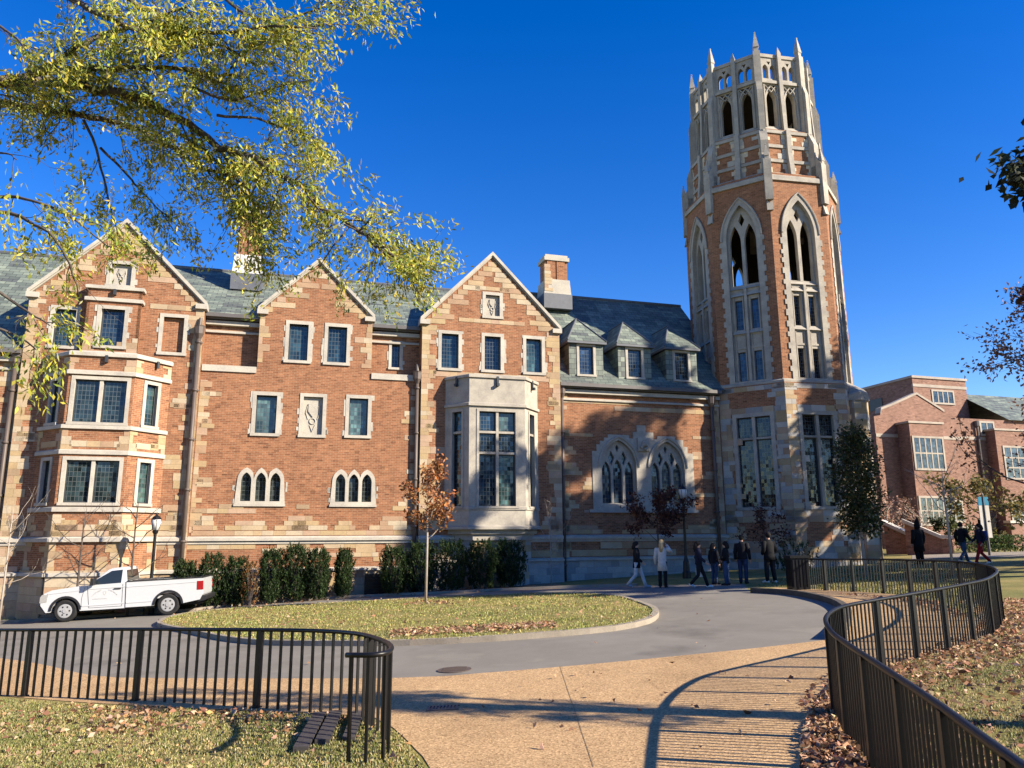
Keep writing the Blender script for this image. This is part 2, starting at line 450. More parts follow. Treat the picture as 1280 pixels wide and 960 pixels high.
# ------------------------------------------------------------------ people
def skin_obj(name, pts, edges, rad, mat, parent, root=0):
    # object-mode skin layer must exist: build through bmesh
    import bmesh
    me = bpy.data.meshes.new(name); bm = bmesh.new()
    lay = bm.verts.layers.skin.verify()
    vs = [bm.verts.new(tuple(p)) for p in pts]
    for a, b in edges: bm.edges.new((vs[a], vs[b]))
    for i, v in enumerate(vs):
        r = rad[i]; v[lay].radius = r if isinstance(r, tuple) else (r, r); v[lay].use_root = (i == root)
    bm.to_mesh(me); bm.free()
    o = bpy.data.objects.new(name, me); COL.objects.link(o)
    o.modifiers.new('s', 'SKIN'); ss = o.modifiers.new('ss', 'SUBSURF'); ss.levels = ss.render_levels = 2
    bpy.context.view_layer.update()
    dg = bpy.context.evaluated_depsgraph_get()
    m2 = bpy.data.meshes.new_from_object(o.evaluated_get(dg)); m2.name = name
    bpy.data.objects.remove(o); bpy.data.meshes.remove(me)
    m2.materials.clear(); m2.materials.append(mat)
    m2.polygons.foreach_set('use_smooth', [True] * len(m2.polygons))
    ob = bpy.data.objects.new(name, m2); COL.objects.link(ob); ob.parent = parent
    return ob

CLOTH = {}
def cloth(rgb):
    if rgb not in CLOTH: CLOTH[rgb] = mat_simple('cloth_%d' % len(CLOTH), rgb, .85, .2, 0, .2, 6, .3)
    return CLOTH[rgb]
SKINM = mat_simple('skin', (.45, .27, .19), .55, .3, 0, .08, 6)
SHOEW = (.65, .63, .6)

def make_person(label, pos, h, face, pose='stand', coat=(.02, .02, .025), legs=(.03, .03, .035), shoe=(.02, .02, .02), hair=(.03, .02, .015),
                long=0.0, hairlen=0.0, arm_up=False, bag=None, backpack=None, hood=False, bulk=1.0, group=None):
    s = h / 1.75
    root = empty('person', pos, face, label, 'person', group)
    def j(x, y, z): return Vector((x, y, z)) * s
    # joints; the person faces -y in its own frame
    if pose == 'walk':
        kn = [(.10, -.17, .50), (-.10, .04, .48)]; an = [(.10, -.30, .09), (-.10, .34, .16)]; to = [(.11, -.46, .05), (-.11, .22, .05)]
        el = [(.25, .12, 1.13), (-.25, -.08, 1.13)]; wr = [(.25, -.02, .92), (-.24, -.26, .98)]
    elif pose == 'ease':
        kn = [(.13, -.03, .50), (-.12, .0, .50)]; an = [(.16, .02, .09), (-.15, .04, .09)]; to = [(.20, -.14, .04), (-.18, -.12, .04)]
        el = [(.27, .04, 1.13), (-.27, .03, 1.14)]; wr = [(.18, -.14, 1.02), (-.19, -.13, 1.02)]
    else:
        kn = [(.10, -.02, .50), (-.10, -.02, .50)]; an = [(.10, .02, .09), (-.10, .02, .09)]; to = [(.13, -.15, .04), (-.12, -.15, .04)]
        el = [(.25, .03, 1.13), (-.25, .03, 1.13)]; wr = [(.26, -.06, .88), (-.26, -.05, .88)]
    if arm_up:
        el[1] = (-.34, -.10, 1.30); wr[1] = (-.16, -.20, 1.56)
    sh = [(.18, 0, 1.43), (-.18, 0, 1.43)]; hp = [(.09, 0, .93), (-.09, 0, .93)]
    P = [j(0, 0, .97), j(0, .01, 1.16), j(0, 0, 1.36), j(0, .0, 1.50), j(0, -.02, 1.60), j(0, -.015, 1.70), j(0, -.105, 1.60)]
    E_ = [(0, 1), (1, 2), (2, 3), (3, 4), (4, 5), (4, 6)]; Rd = [(.12, .09), (.11, .08), (.12, .08), .05, (.078, .092), (.066, .078), .022]
    for k in (0, 1):
        b = len(P)
        P += [j(*sh[k]), j(*el[k]), j(*wr[k])]; E_ += [(2, b), (b, b + 1), (b + 1, b + 2)]; Rd += [.05, .04, .03]
        d = (j(*wr[k]) - j(*el[k])).normalized(); side = d.cross(Vector((1, 0, 0))).normalized()
        palm = j(*wr[k]) + d * .07 * s; P.append(palm); E_.append((b + 2, b + 3)); Rd.append((.036, .02))
        for q, (off, ln) in enumerate(((-.028, .075), (-.010, .088), (.010, .082), (.027, .066))):
            c = len(P); P += [palm + side * off * s + d * .035 * s, palm + side * off * s * 1.1 + d * (.035 + ln * .6) * s + Vector((0, -.012, 0)) * s]
            E_ += [(b + 3, c), (c, c + 1)]; Rd += [.0095, .0085]
        c = len(P); P += [j(*wr[k]) + d * .035 * s + side * .04 * s * (-1), j(*wr[k]) + d * .075 * s - side * .055 * s]; E_ += [(b + 2, c), (c, c + 1)]; Rd += [.012, .009]
        b = len(P)
        P += [j(*hp[k]), j(*kn[k]), j(*an[k]), j(*to[k])]; E_ += [(0, b), (b, b + 1), (b + 1, b + 2), (b + 2, b + 3)]; Rd += [.07, .05, .038, .033]
    Rd = [tuple(q * s for q in r) if isinstance(r, tuple) else r * s for r in Rd]
    body = skin_obj('body', P, E_, Rd, SKINM, root)
    eyes = MB((.02, .02, .02))
    for sx in (-1, 1): eyes.ball(j(sx * .033, -.098, 1.625), .011 * s, 8, 6)
    eyes.build('eye', cloth((.02, .018, .016)), root, True)
    # trousers: a seat and two tapering legs
    tm = MB(); q = bulk * s
    tm.loft([(j(0, 0, .84), .145 * q, .115 * q), (j(0, 0, .92), .165 * q, .13 * q), (j(0, 0, 1.04), .15 * q, .115 * q)])
    for k in (0, 1):
        h0, k0, a0 = j(*hp[k]), j(*kn[k]), j(*an[k])
        tm.tube([h0 + Vector((0, 0, .03 * s)), h0 * .5 + k0 * .5, k0, k0 * .45 + a0 * .55, a0 + Vector((0, 0, -.02 * s))], [.092 * q, .086 * q, .068 * q, .064 * q, .062 * s], 10)
    tm.build('trousers', cloth(legs), root, True)
    # coat or jacket: one shell for the trunk and two sleeves
    cm = MB(); hem = .90 - long
    cm.loft([(j(0, .01, hem), .175 * q * (1 + long * .25), .145 * q * (1 + long * .25)), (j(0, 0, .95), .168 * q, .14 * q), (j(0, 0, 1.12), .155 * q, .125 * q), (j(0, 0, 1.30), .178 * q, .135 * q), (j(0, 0, 1.42), .172 * q, .115 * q), (j(0, .0, 1.475), .10 * q, .085 * q), (j(0, .0, 1.515), .068 * s, .07 * s)], 16)
    for k in (0, 1):
        s0, e0, w0 = j(*sh[k]), j(*el[k]), j(*wr[k])
        cm.tube([s0 + Vector((0, 0, .035 * s)), s0 * .97 + e0 * .03, s0 * .5 + e0 * .5, e0, e0 * .5 + w0 * .5, w0], [.045 * q, .082 * q, .07 * q, .062 * q, .054 * q, .045 * q], 10)
    cm.build('coat' if long else 'jacket', cloth(coat), root, True)
    sm = MB()
    for k in (0, 1):
        a = j(*an[k]); t = j(*to[k]); sm = MB()
        d = (t - a); d.z = 0; d.normalize()
        zb = min(a.z, t.z) - .03 * s
        sm.tube([a - d * .06 * s + Vector((0, 0, -.04 * s)), a + Vector((0, 0, -.02 * s)), a * .45 + t * .55, t + d * .05 * s], [.042 * s, .052 * s, .046 * s, .026 * s], 8)
        sm.build('shoe', cloth(shoe), root, True)
    hm = MB()
    if hood:
        hm.tube([j(0, .02, 1.5), j(0, .02, 1.62), j(0, .03, 1.76), j(0, .05, 1.9), j(0, .06, 1.98)], [.11 * s, .125 * s, .10 * s, .05 * s, .012 * s], 12)
        hm.build('hood', cloth(coat), root, True)
    else:
        hm.ball(j(0, .012, 1.665), .108 * s, 14, 10, sc=(.86, 1.02, .98))
        if hairlen:
            hm.tube([j(0, .05, 1.68), j(0, .085, 1.56), j(0, .10, 1.56 - hairlen * .5), j(0, .11, 1.56 - hairlen)], [.085 * s, .092 * s, .085 * s, .05 * s], 10)
        hm.build('hair', cloth(hair), root, True)
    if backpack:
        bm_ = MB(); bm_.box(-.15 * s, .15 * s, .12 * s, .27 * s, 1.02 * s, 1.44 * s)
        o = bm_.build('backpack', cloth(backpack), None, bevel=.05 * s); o.location = pos; o.rotation_euler.z = face
        tag(o, 'blue backpack worn by the walker in red trousers', 'backpack')
    if bag:
        w = Vector(j(*wr[0])); bm_ = MB()
        bm_.box(w.x - .02, w.x + .10 * s, w.y - .16 * s, w.y + .16 * s, w.z - .52 * s, w.z - .18 * s)
        bm_.tube([(w.x + .04, w.y - .1 * s, w.z - .18 * s), (w.x + .03, w.y - .03, w.z - .03 * s), (w.x + .03, w.y + .03, w.z - .03 * s), (w.x + .04, w.y + .1 * s, w.z - .18 * s)], .008, 6)
        o = bm_.build('carrier_bag', cloth(bag), None, bevel=.02); o.location = pos; o.rotation_euler.z = face
        tag(o, 'white carrier bag held by the walker in white shoes', 'bag')
    return root

def person_at(px, py_feet, py_head, *a, **k):
    g = gnd(px, py_feet)
    dep = g.dot(VF) - CZ * VF.z
    h = (py_feet - py_head) * ((g - CAMP).dot(VF)) / FPX / .985
    return make_person(a[0], g, h, *a[1:], **k)

GP = 'people gathered on the shaded drive by the hall'
person_at(797, 735, 679, 'person in a black coat and pale trousers walking at the left end of the group', R(70), 'walk', coat=(.012, .012, .014), legs=(.55, .54, .52), shoe=(.4, .4, .42), hair=(.02, .016, .013), long=.15, hairlen=.12, group=GP)
person_at(829, 735, 677, 'blonde person in a cream coat with black trousers raising a hand to the face', R(160), 'stand', coat=(.62, .56, .48), legs=(.012, .012, .014), shoe=(.02, .02, .02), hair=(.42, .30, .15), long=.28, hairlen=.26, arm_up=True, group=GP)
person_at(875, 735, 679, 'person in a dark navy jacket and white shoes striding with a white carrier bag', R(75), 'walk', coat=(.012, .014, .03), legs=(.012, .012, .014), shoe=SHOEW, hair=(.02, .015, .012), hairlen=.2, bag=(.65, .65, .62), group=GP)
person_at(894, 731, 681, 'slim person in a dark top and blue jeans behind the lamp post', R(120), 'stand', coat=(.014, .014, .018), legs=(.035, .06, .12), hair=(.02, .015, .012), hairlen=.22, group=GP)
person_at(909, 732, 679, 'person in a short black jacket and faded blue jeans at the middle of the group', R(-120), 'ease', coat=(.010, .010, .012), legs=(.045, .075, .14), hair=(.015, .012, .01), hairlen=.1, group=GP)
person_at(930, 730, 671, 'tall person in a black jacket and dark blue jeans turned towards the tower', R(150), 'stand', coat=(.011, .011, .013), legs=(.025, .04, .085), hair=(.02, .016, .012), bulk=1.1, group=GP)
person_at(964, 729, 668, 'broad person in a bulky black parka, black trousers and white trainers', R(200), 'ease', coat=(.009, .009, .010), legs=(.012, .012, .014), shoe=SHOEW, hair=(.015, .012, .01), bulk=1.22, long=.1, group=GP)
person_at(1151, 706, 655, 'person in a long hooded black coat on the lawn path behind the far fence', R(190), 'stand', coat=(.008, .008, .009), legs=(.01, .01, .01), hood=True, long=.35, bulk=1.25)
person_at(1206, 704, 655, 'person in a black jacket and blue jeans walking beside the red trousers', R(105), 'walk', coat=(.010, .010, .012), legs=(.05, .08, .13), shoe=(.5, .5, .5), hair=(.02, .015, .012), bulk=1.1, group='pair walking on the path by the lawn')
person_at(1229, 706, 656, 'person in red trousers and white shoes walking with a blue backpack', R(-100), 'walk', coat=(.012, .013, .03), legs=(.25, .012, .016), shoe=(.75, .75, .74), hair=(.015, .012, .01), hairlen=.1, backpack=(.02, .05, .22), group='pair walking on the path by the lawn')
# ------------------------------------------------------------------ the brick residence hall
THF = R(16)
HO = Vector((0, 36, 0))
HALL = empty('residence_hall', HO, THF, 'long red brick and sandstone hall with steep gables, bay windows and green slate roofs', 'building')
Tm = Matrix.Translation
def RZ(d): return Matrix.Rotation(R(d), 4, 'Z')

def arch(cx, w, z0, zs, h, n=8):
    a = w / 2; r = (a * a + h * h) / (2 * a); tm = math.atan2(h, r - a) if r > a else math.pi - math.atan2(h, a - r)
    pts = [(cx - a, z0), (cx + a, z0)]
    for i in range(n + 1):
        t = tm * i / n; pts.append((cx + a - r + r * math.cos(t), zs + r * math.sin(t)))
    for i in range(n - 1, -1, -1):
        t = tm * i / n; pts.append((cx - a + r - r * math.cos(t), zs + r * math.sin(t)))
    return pts

def rect(x0, x1, z0, z1): return [(x0, z0), (x1, z0), (x1, z1), (x0, z1)]

GL = [(.012, .03, .045), (.02, .045, .06), (.04, .085, .09), (.008, .012, .018), (.07, .12, .12), (.015, .035, .06)]

def window(par, X, x0, x1, z0, z1, lights=1, stone='lime', trans=(), sur=.16, dep=.2, tooth=True, name='window', sub=True, gcol=None, sill=True, mull=.13, single=False, pal=None):
    """stone surround standing 3 cm proud of the wall at y=0, glass set back by dep"""
    b = MB(LIME); b.X = X; g = MB(); g.X = X; fr = MB(); fr.X = X
    def c(): 
        k = random.uniform(.9, 1.08); return tuple(v * k for v in LIME)
    yp = -.03
    b.box(x0 - sur, x0, yp, dep + .05, z0, z1, c()); b.box(x1, x1 + sur, yp, dep + .05, z0, z1, c())
    b.box(x0 - sur, x1 + sur, yp - .002, dep + .05, z1, z1 + sur, c())
    if sill: b.box(x0 - sur - .02, x1 + sur + .02, yp - .05, dep + .05, z0 - sur * .8, z0, c())
    else: b.box(x0 - sur, x1 + sur, yp - .002, dep + .05, z0 - sur * .8, z0, c())
    if tooth:
        z = z0 - .05
        while z < z1 + sur * .6:
            hh = random.uniform(.16, .3); hh = min(hh, z1 + sur - z)
            for sgn in (-1, 1):
                if random.random() < .5:
                    xe = (x0 - sur) if sgn < 0 else (x1 + sur); l = random.uniform(.05, .13)
                    b.box(xe, xe + sgn * l, -.018, .05, z, z + hh, c())
            z += hh
    wl = (x1 - x0 - mull * (lights - 1)) / lights
    zz = [z0] + [t for t in trans] + [z1]
    for i in range(lights):
        a = x0 + i * (wl + mull)
        if i: b.box(a - mull, a, .02, dep + .04, z0, z1, c())
        for k in range(len(zz) - 1):
            za = zz[k] + (.05 if k else 0); zb = zz[k + 1] - (.05 if k < len(zz) - 2 else 0)
            gc = gcol or random.choice(GL)
            g.box(a + .03, a + wl - .03, dep, dep + .02, za + .03, zb - .03, gc)
            t = .045
            fr.box(a, a + t, dep - .05, dep + .03, za, zb); fr.box(a + wl - t, a + wl, dep - .05, dep + .03, za, zb)
            fr.box(a + t, a + wl - t, dep - .048, dep + .03, za, za + t); fr.box(a + t, a + wl - t, dep - .048, dep + .03, zb - t, zb)
    for t in trans: b.box(x0, x1, .03, dep + .045, t - .05, t + .05, c())
    if single:
        o = len(b.v); b.v += g.v; b.f += [tuple(i + o for i in f) for f in g.f]; b.c += g.c; b.m += [1] * len(g.f)
        o = len(b.v); b.v += fr.v; b.f += [tuple(i + o for i in f) for f in fr.f]; b.c += fr.c; b.m += [2] * len(fr.f)
        return b.build(name, [stone, 'glass', 'frame'], par)
    w = b.build(name, stone, par)
    g.build('pane', 'glass', w); fr.build('frame', 'frame', w)
    return w

def quoins(b, x, y, z0, z1, side, lo=.28, hi=.72, pal=TAN, proud=.018, lim=None):
    z = z0; k = random.randint(0, 1)
    while z < z1 - .05:
        hh = min(random.choice((.2, .26, .32)), z1 - z)
        l = random.uniform(lo, lo * 1.5) if k % 2 else random.uniform(hi * .75, hi)
        if random.random() < .07: l *= 1.7
        x2 = x + side * l
        if abs(l) > .5 and random.random() < .5:
            m = x + side * l * random.uniform(.4, .6)
            b.box(x, m, y - proud, y + .06, z, z + hh - .006, rc(pal)); b.box(m + side * .006, x2, y - proud, y + .06, z, z + hh - .006, rc(pal))
        else: b.box(x, x2, y - proud, y + .06, z, z + hh - .006, rc(pal))
        z += hh
        if random.random() < .7: k += 1

def course(b, x0, x1, y, z, h, pal=TAN, proud=.018, lmin=.35, lmax=.9, gap=0):
    x = x0
    while x < x1 - .08:
        l = min(random.uniform(lmin, lmax), x1 - x)
        if random.random() >= gap: b.box(x, x + l - .006, y - proud, y + .06, z, z + h - .006, rc(pal))
        x += l

def cluster(b, x0, x1, y, z, rows, pal=TAN, h=.2):
    """a stepped heap of stone courses, widest at the bottom"""
    a, c = x0, x1
    for r in range(rows):
        if c - a < .4: break
        course(b, a, c, y, z + r * h, h, pal)
        a += random.uniform(.1, .45) * (c - a) * .6; c -= random.uniform(.1, .45) * (c - a) * .6

def ledge(b, x0, x1, y, z, h, p, col=LIME):
    b.box(x0, x1, y - p, y + .1, z, z + h * .6, col); b.wedge(x0, x1, y - p, y + .02, z + h * .6, z + h, col)

Y1, YM, YW, YR = -.25, 0.0, 0.2, .55
GB = -2.2   # walls start below the ground

# ---- left section beyond gable one
w = MB(); w.plate([(-27, GB), (-20.77, GB), (-20.77, 9.75), (-27, 9.75)], [], YM, .4)
w.build('wall', 'brick', HALL)
# ---- gable one
w = MB()
holes = [rect(-19.79, -18.98, 9.99, 11.55), rect(-15.62, -14.8, 9.97, 11.52), rect(-17.85, -17.05, 12.78, 13.72)]
w.plate([(-20.77, GB), (-14.02, GB), (-14.02, 12.1), (-17.4, 15.6), (-20.77, 12.1)], holes, Y1, .35)
w.box(-15.62, -14.8, Y1 + .16, Y1 + .3, 9.97, 11.52)
w.box(-20.77, -14.02, .35, 1.2, 9.0, 12.0)
w.build('wall', 'brick', HALL)
# ---- middle with gable two
w = MB()
holes = [rect(-10.44, -9.6, 9.98, 11.66), rect(-8.73, -7.88, 9.98, 11.66), rect(-11.66, -10.79, 6.65, 8.33), rect(-9.66, -8.82, 6.65, 8.35), rect(-7.66, -6.82, 6.68, 8.37)]
LANC = [(-11.27, .60), (-7.34, .575)]
def lanc_outline(cx, p, gr):
    pts = [(cx - p - .37 - gr, 3.6 - gr * .5), (cx + p + .37 + gr, 3.6 - gr * .5)]
    for k in (1, 0, -1):
        a = arch(cx + k * p, .60 + gr * (2 if k else 0) - (0 if k else .02), 3.6, 4.62, .47 + gr)[2:]
        if k == 1: pts += [q for q in a if q[0] > cx + p / 2 + .01]
        elif k == 0: pts += [q for q in a if cx - p / 2 + .01 < q[0] < cx + p / 2 - .01]
        else: pts += [q for q in a if q[0] < cx - p / 2 - .01]
    return pts
for cx, p in LANC: holes.append(lanc_outline(cx, p, 0))
w.plate([(-14.02, GB), (-4.45, GB), (-4.45, 9.5), (-6.74, 9.5), (-6.74, 12.15), (-9.24, 14.7), (-11.72, 12.15), (-11.72, 9.5), (-14.02, 9.5)], holes, YM, .4)
w.plate(rect(-14.02, -11.72, 9.3, 12.2), [], YR, .9); w.plate(rect(-6.74, -4.45, 9.3, 12.2), [rect(-5.78, -5.34, 10.0, 11.2)], YR, .9)
for xx in (-11.72, -6.9): w.box(xx, xx + .16, .4, 1.2, 9.3, 12.1)
w.build('wall', 'brick', HALL)
# ---- gable three
w = MB()
holes = [rect(-3.52, -2.7, 9.96, 11.63), rect(-1.43, -.63, 9.98, 11.64), rect(.65, 1.45, 9.98, 11.65), rect(-1.38, -.68, 12.66, 13.72)]
w.plate([(-4.45, GB), (2.37, GB), (2.37, 12.15), (-1.05, 15.7), (-4.45, 12.15)], holes, Y1, .35)
w.box(-4.45, -4.2, .35, 1.2, 9.2, 12.0)
w.build('wall', 'brick', HALL)
# ---- hall wing beside the tower
w = MB()
w.plate([(2.37, GB), (11.6, GB), (11.6, 9.55), (2.37, 9.55)], [arch(5.54, 1.96, 3.68, 5.55, 1.38, 10), arch(8.2, 1.97, 3.68, 5.55, 1.38, 10)], YW, .6)
w.plate([(2.2, 9.5), (2.36, 9.5), (2.36, 12), (2.2, 12)], [], .3, 6)
w.build('wall', 'brick', HALL)
w = MB(); w.box(-27, 12, 11.6, 12, GB, 11); w.box(-27, -26.7, .4, 11.6, GB, 11); w.box(11.6, 12, .6, 11.6, GB, 9.5)
w.add([(2.37, .4, 9.5), (2.37, 11.6, 9.5), (2.37, 6, 16.0)], [(0, 1, 2)])
w.build('wall', 'brick', HALL)

# ---- sandstone dressings
b = Router()
quoins(b, -20.77, Y1, -1.6, 12.0, 1); quoins(b, -14.02, Y1, -1.6, 12.0, -1)
quoins(b, -4.45, Y1, -1.2, 12.05, 1); quoins(b, 2.37, Y1, -1.2, 12.05, -1)
quoins(b, -14.0, YM, 2.4, 8.9, 1, .15, .5); quoins(b, -11.72, YM, 9.8, 12.1, 1, .15, .5); quoins(b, -6.74, YM, 9.8, 12.1, -1, .2, .55)
quoins(b, -4.47, YM, 3.0, 9.0, -1, .1, .45); quoins(b, 2.39, YW, -.4, 9.2, 1, .2, .6); quoins(b, -20.8, YM, -1.6, 9.3, -1, .3, .8)
quoins(b, 11.3, YW, .6, 9.3, -1, .2, .55)
# raking stones under the gable copings
def rake(xa, ya, xl, zl, y):
    n = int(abs(ya - zl) / .25)
    for sgn in (-1, 1):
        for k in range(n):
            t = (k + .15) / n
            xe = xl + (xa - xl) * t if sgn < 0 else (2 * xa - xl) - (xa - xl) * t
            z = zl + (ya - zl) * t
            l = random.choice((random.uniform(.3, .6), random.uniform(.7, 1.25)))
            b.box(xe, xe - sgn * min(l, abs(xa - xe)), y - .018, y + .06, z, z + .24, rc())
rake(-17.4, 15.3, -20.6, 12.0, Y1); rake(-9.24, 14.4, -11.6, 12.1, YM); rake(-1.05, 15.4, -4.3, 12.05, Y1)
# courses and stepped patches
course(b, -3.9, 1.9, Y1, 9.55, .26); course(b, -2.7, .6, Y1, 12.28, .2); course(b, -1.9, -.2, Y1, 13.95, .2)
course(b, -20.2, -18.9, Y1, 12.35, .22); course(b, -16.2, -14.5, Y1, 11.85, .22)
for (xa, xb, z, r) in [(-13.9, -12.9, 2.5, 6), (-12.6, -10.9, 2.5, 2), (-10.6, -8.4, 2.5, 3), (-9.9, -9.2, 2.5, 4), (-8.1, -7.2, 2.5, 2), (-6.6, -4.6, 2.5, 3), (-13.95, -11.4, 3.2, 1), (-12.9, -11.9, 3.4, 1), (-9.75, -9.2, 3.4, 1), (-5.6, -4.6, 3.35, 2), (-5.0, -4.5, 5.0, 3), (-5.3, -4.5, 7.3, 3), (-4.9, -4.5, 8.4, 2), (-13.9, -13.3, 6.8, 2), (-13.9, -13.1, 8.2, 1), (-13.9, -13.2, 4.3, 4)]:
    cluster(b, xa, xb, YM, z, r)
for (xa, xb, z, r) in [(-20.7, -19.9, 2.5, 5), (-15.2, -14.1, 2.5, 5), (-15.4, -14.1, 5.0, 3), (-20.7, -19.8, 6.0, 3), (-15.1, -14.1, 7.6, 3), (-4.4, -3.4, 2.5, 4), (1.3, 2.3, 2.5, 3), (-4.3, -3.6, 6.9, 3), (1.7, 2.3, 8.4, 3), (1.6, 2.3, 5.3, 4), (-4.4, -3.5, 4.3, 3)]:
    cluster(b, xa, xb, Y1, z, r)
course(b, -13.9, -4.5, YM, 2.28, .2); course(b, -20.7, -14.1, Y1, 2.28, .2)
b.build('sandstone_dressing', 'sand', HALL)
b = MB()
course(b, 2.5, 11.2, YW, 9.22, .2); course(b, 2.4, 6.2, YW, 8.66, .16); course(b, 5.4, 11.2, YW, 8.36, .22); course(b, 2.4, 4.2, YW, 7.0, .16); course(b, 9.7, 11.2, YW, 7.05, .16)
for (xa, xb, z, r) in [(2.4, 3.6, 5.1, 3), (2.4, 3.4, 3.5, 2), (2.4, 3.3, 6.1, 2), (9.4, 11.2, 4.1, 1), (10.1, 11.2, 5.0, 2), (10.4, 11.2, 2.6, 3), (2.4, 4.6, 2.3, 2), (5.6, 7.4, 2.3, 1), (8.6, 11.2, 2.3, 2), (3.6, 4.4, 4.4, 3), (9.4, 10.3, 6.0, 2)]:
    cluster(b, xa, xb, YW, z, r)
course(b, 2.4, 11.2, YW, 3.3, .14, gap=.35)
b.build('sandstone_dressing', 'sand', HALL)

# ---- plinth: stone base course with two weathered mouldings
b = Router(); sb = Router()
for (xa, xb, y, zg) in [(-27, -20.77, YM, -1.7), (-20.77, -14.02, Y1, -1.6), (-14.02, -4.45, YM, -1.2), (-4.45, 2.37, Y1, -.6), (2.37, 11.6, YW, -.3)]:
    ledge(b, xa, xb, y, 2.06, .2, .14); b.box(xa, xb, y - .06, y + .08, 1.93, 2.06, LIME)
    lo = .78 if xb < -4 else 1.05
    ledge(b, xa, xb, y, lo, .16, .22)
    pal = TAN if xb < 0 else GREY
    z = lo - .005
    hh = .3
    while z > zg - .5:
        course(sb, xa, xb, y - .12, z - hh, hh, pal, .02, .4, 1.1); z -= hh
    if xb < 2: 
        for k in range(int((xb - xa) / 1.1)):
            xx = random.uniform(xa, xb - .9); cluster(sb, xx, xx + random.uniform(.5, 1.5), y, lo + .17 + random.choice((0, .2, .4, .6)), random.randint(1, 2), pal, .19)
        course(sb, xa, xb, y, 1.72, .2, pal, .018, .4, .9, .25)
    else:
        course(sb, xa, xb, y, 1.25, .3, TAN, .018, .5, 1.2, .55); course(sb, xa, xb, y, 1.6, .3, TAN, .018, .5, 1.2, .5)
b.build('plinth_moulding', 'lime', HALL); sb.build('plinth_stone', 'sand', HALL)

# ---- gable copings with kneelers
for (xa, za, hw, zk, y) in [(-17.4, 15.6, 3.37, 12.1, Y1), (-9.24, 14.72, 2.49, 12.15, YM), (-1.05, 15.74, 3.4, 12.15, Y1)]:
    c = MB(LIME)
    for sgn in (-1, 1):
        x0, z0, x1, z1 = xa + sgn * (hw + .1), zk, xa, za
        dx, dz = x1 - x0, z1 - z0; ln = math.hypot(dx, dz); nx, nz = -dz / ln * sgn * -1, abs(dx) / ln
        t = .13
        p = [(x0, z0), (x1, z1), (x1, z1 + t / abs(nz) * 1.0), (x0, z0 + t / abs(nz))]
        if sgn > 0: p = list(reversed(p))
        c.plate(p, [], y - .14, y + .5, LIME)
        p2 = [(q[0], q[1] - .07) for q in p]
        c.plate(p2, [], y - .07, y + .3, tuple(v * .93 for v in LIME))
        c.box(xa + sgn * (hw - .35), xa + sgn * (hw + .12), y - .16, y + .5, zk - .14, zk + .08, LIME)
    c.build('gable_coping', 'lime', HALL)

# ---- roofs (slate)
def roof(quads, name='roof', th=.12):
    r = MB()
    for q in quads: r.add(q, [tuple(range(len(q)))])
    return r.build(name, 'slate', HALL)
RY, RZm, RZw = 6.0, 15.9, 16.1
def mz(y): return 12.0 + (RZm - 12.0) * (y - .2) / (RY - .2)
e0 = -.12
roof([[(-20.77, .2, 12.0), (2.4, .2, 12.0), (2.4, RY, RZm), (-20.77, RY, RZm)], [(2.4, 12, 12.0), (-20.77, 12, 12.0), (-20.77, RY, RZm), (2.4, RY, RZm)]])
roof([[(-27, -.25, 9.75), (-20.77, -.25, 9.75), (-20.77, RY, RZm), (-27, RY, RZm)], [(-20.77, 12.2, 9.75), (-27, 12.2, 9.75), (-27, RY, RZm), (-20.77, RY, RZm)]])
roof([[(2.38, -.15, 9.62), (12.6, -.15, 9.62), (12.6, RY, RZw), (2.38, RY, RZw)], [(12.6, 12.2, 9.62), (2.38, 12.2, 9.62), (2.38, RY, RZw), (12.6, RY, RZw)], [(12.6, -.15, 9.62), (12.6, 12.2, 9.62), (12.6, RY, RZw)]])
for (xa, za, hw, zk, y) in [(-17.4, 15.62, 3.3, 12.1, Y1), (-9.24, 14.7, 2.4, 12.15, YM), (-1.05, 15.7, 3.35, 12.15, Y1)]:
    roof([[(xa - hw, y + .2, zk), (xa, y + .2, za), (xa, 6, za), (xa - hw, 6, zk)], [(xa + hw, y + .2, zk), (xa + hw, 6, zk), (xa, 6, za), (xa, y + .2, za)]])
rg = MB((.3, .33, .3))
rg.tube([(-27, RY, RZm + .03), (2.4, RY, RZm + .03)], .09, 6); rg.tube([(2.4, RY, RZw + .03), (12.6, RY, RZw + .03)], .09, 6)
rg.build('ridge_capping', 'lead', HALL)

# ---- gutters, cornices, ledges of the recesses
for (xa, xb, yw, z) in [(-14.0, -11.75, YR, 12.0), (-6.72, -4.47, YR, 12.0), (2.4, 11.3, YW, 9.62), (-27, -20.8, YM, 9.75)]:
    g = MB(); cn = MB(LIME)
    g.box(xa, xb, yw - .48, yw - .28, z - .2, z - .03); g.box(xa, xb, yw - .30, yw + .02, z - .26, z - .12); g.build('gutter', 'gutter', HALL)
    cn.box(xa, xb, yw - .2, yw + .03, z - .50, z - .32, LIME); ledge(cn, xa, xb, yw, z - .84, .14, .1); cn.build('stone_cornice', 'lime', HALL)
for xa, xb in [(-13.98, -11.74), (-6.72, -4.47)]:
    cn = MB(LIME); ledge(cn, xa, xb, YR, 9.5, .12, .62); cn.box(xa, xb, -.07, .5, 9.30, 9.5, LIME); cn.build('stone_ledge', 'lime', HALL)

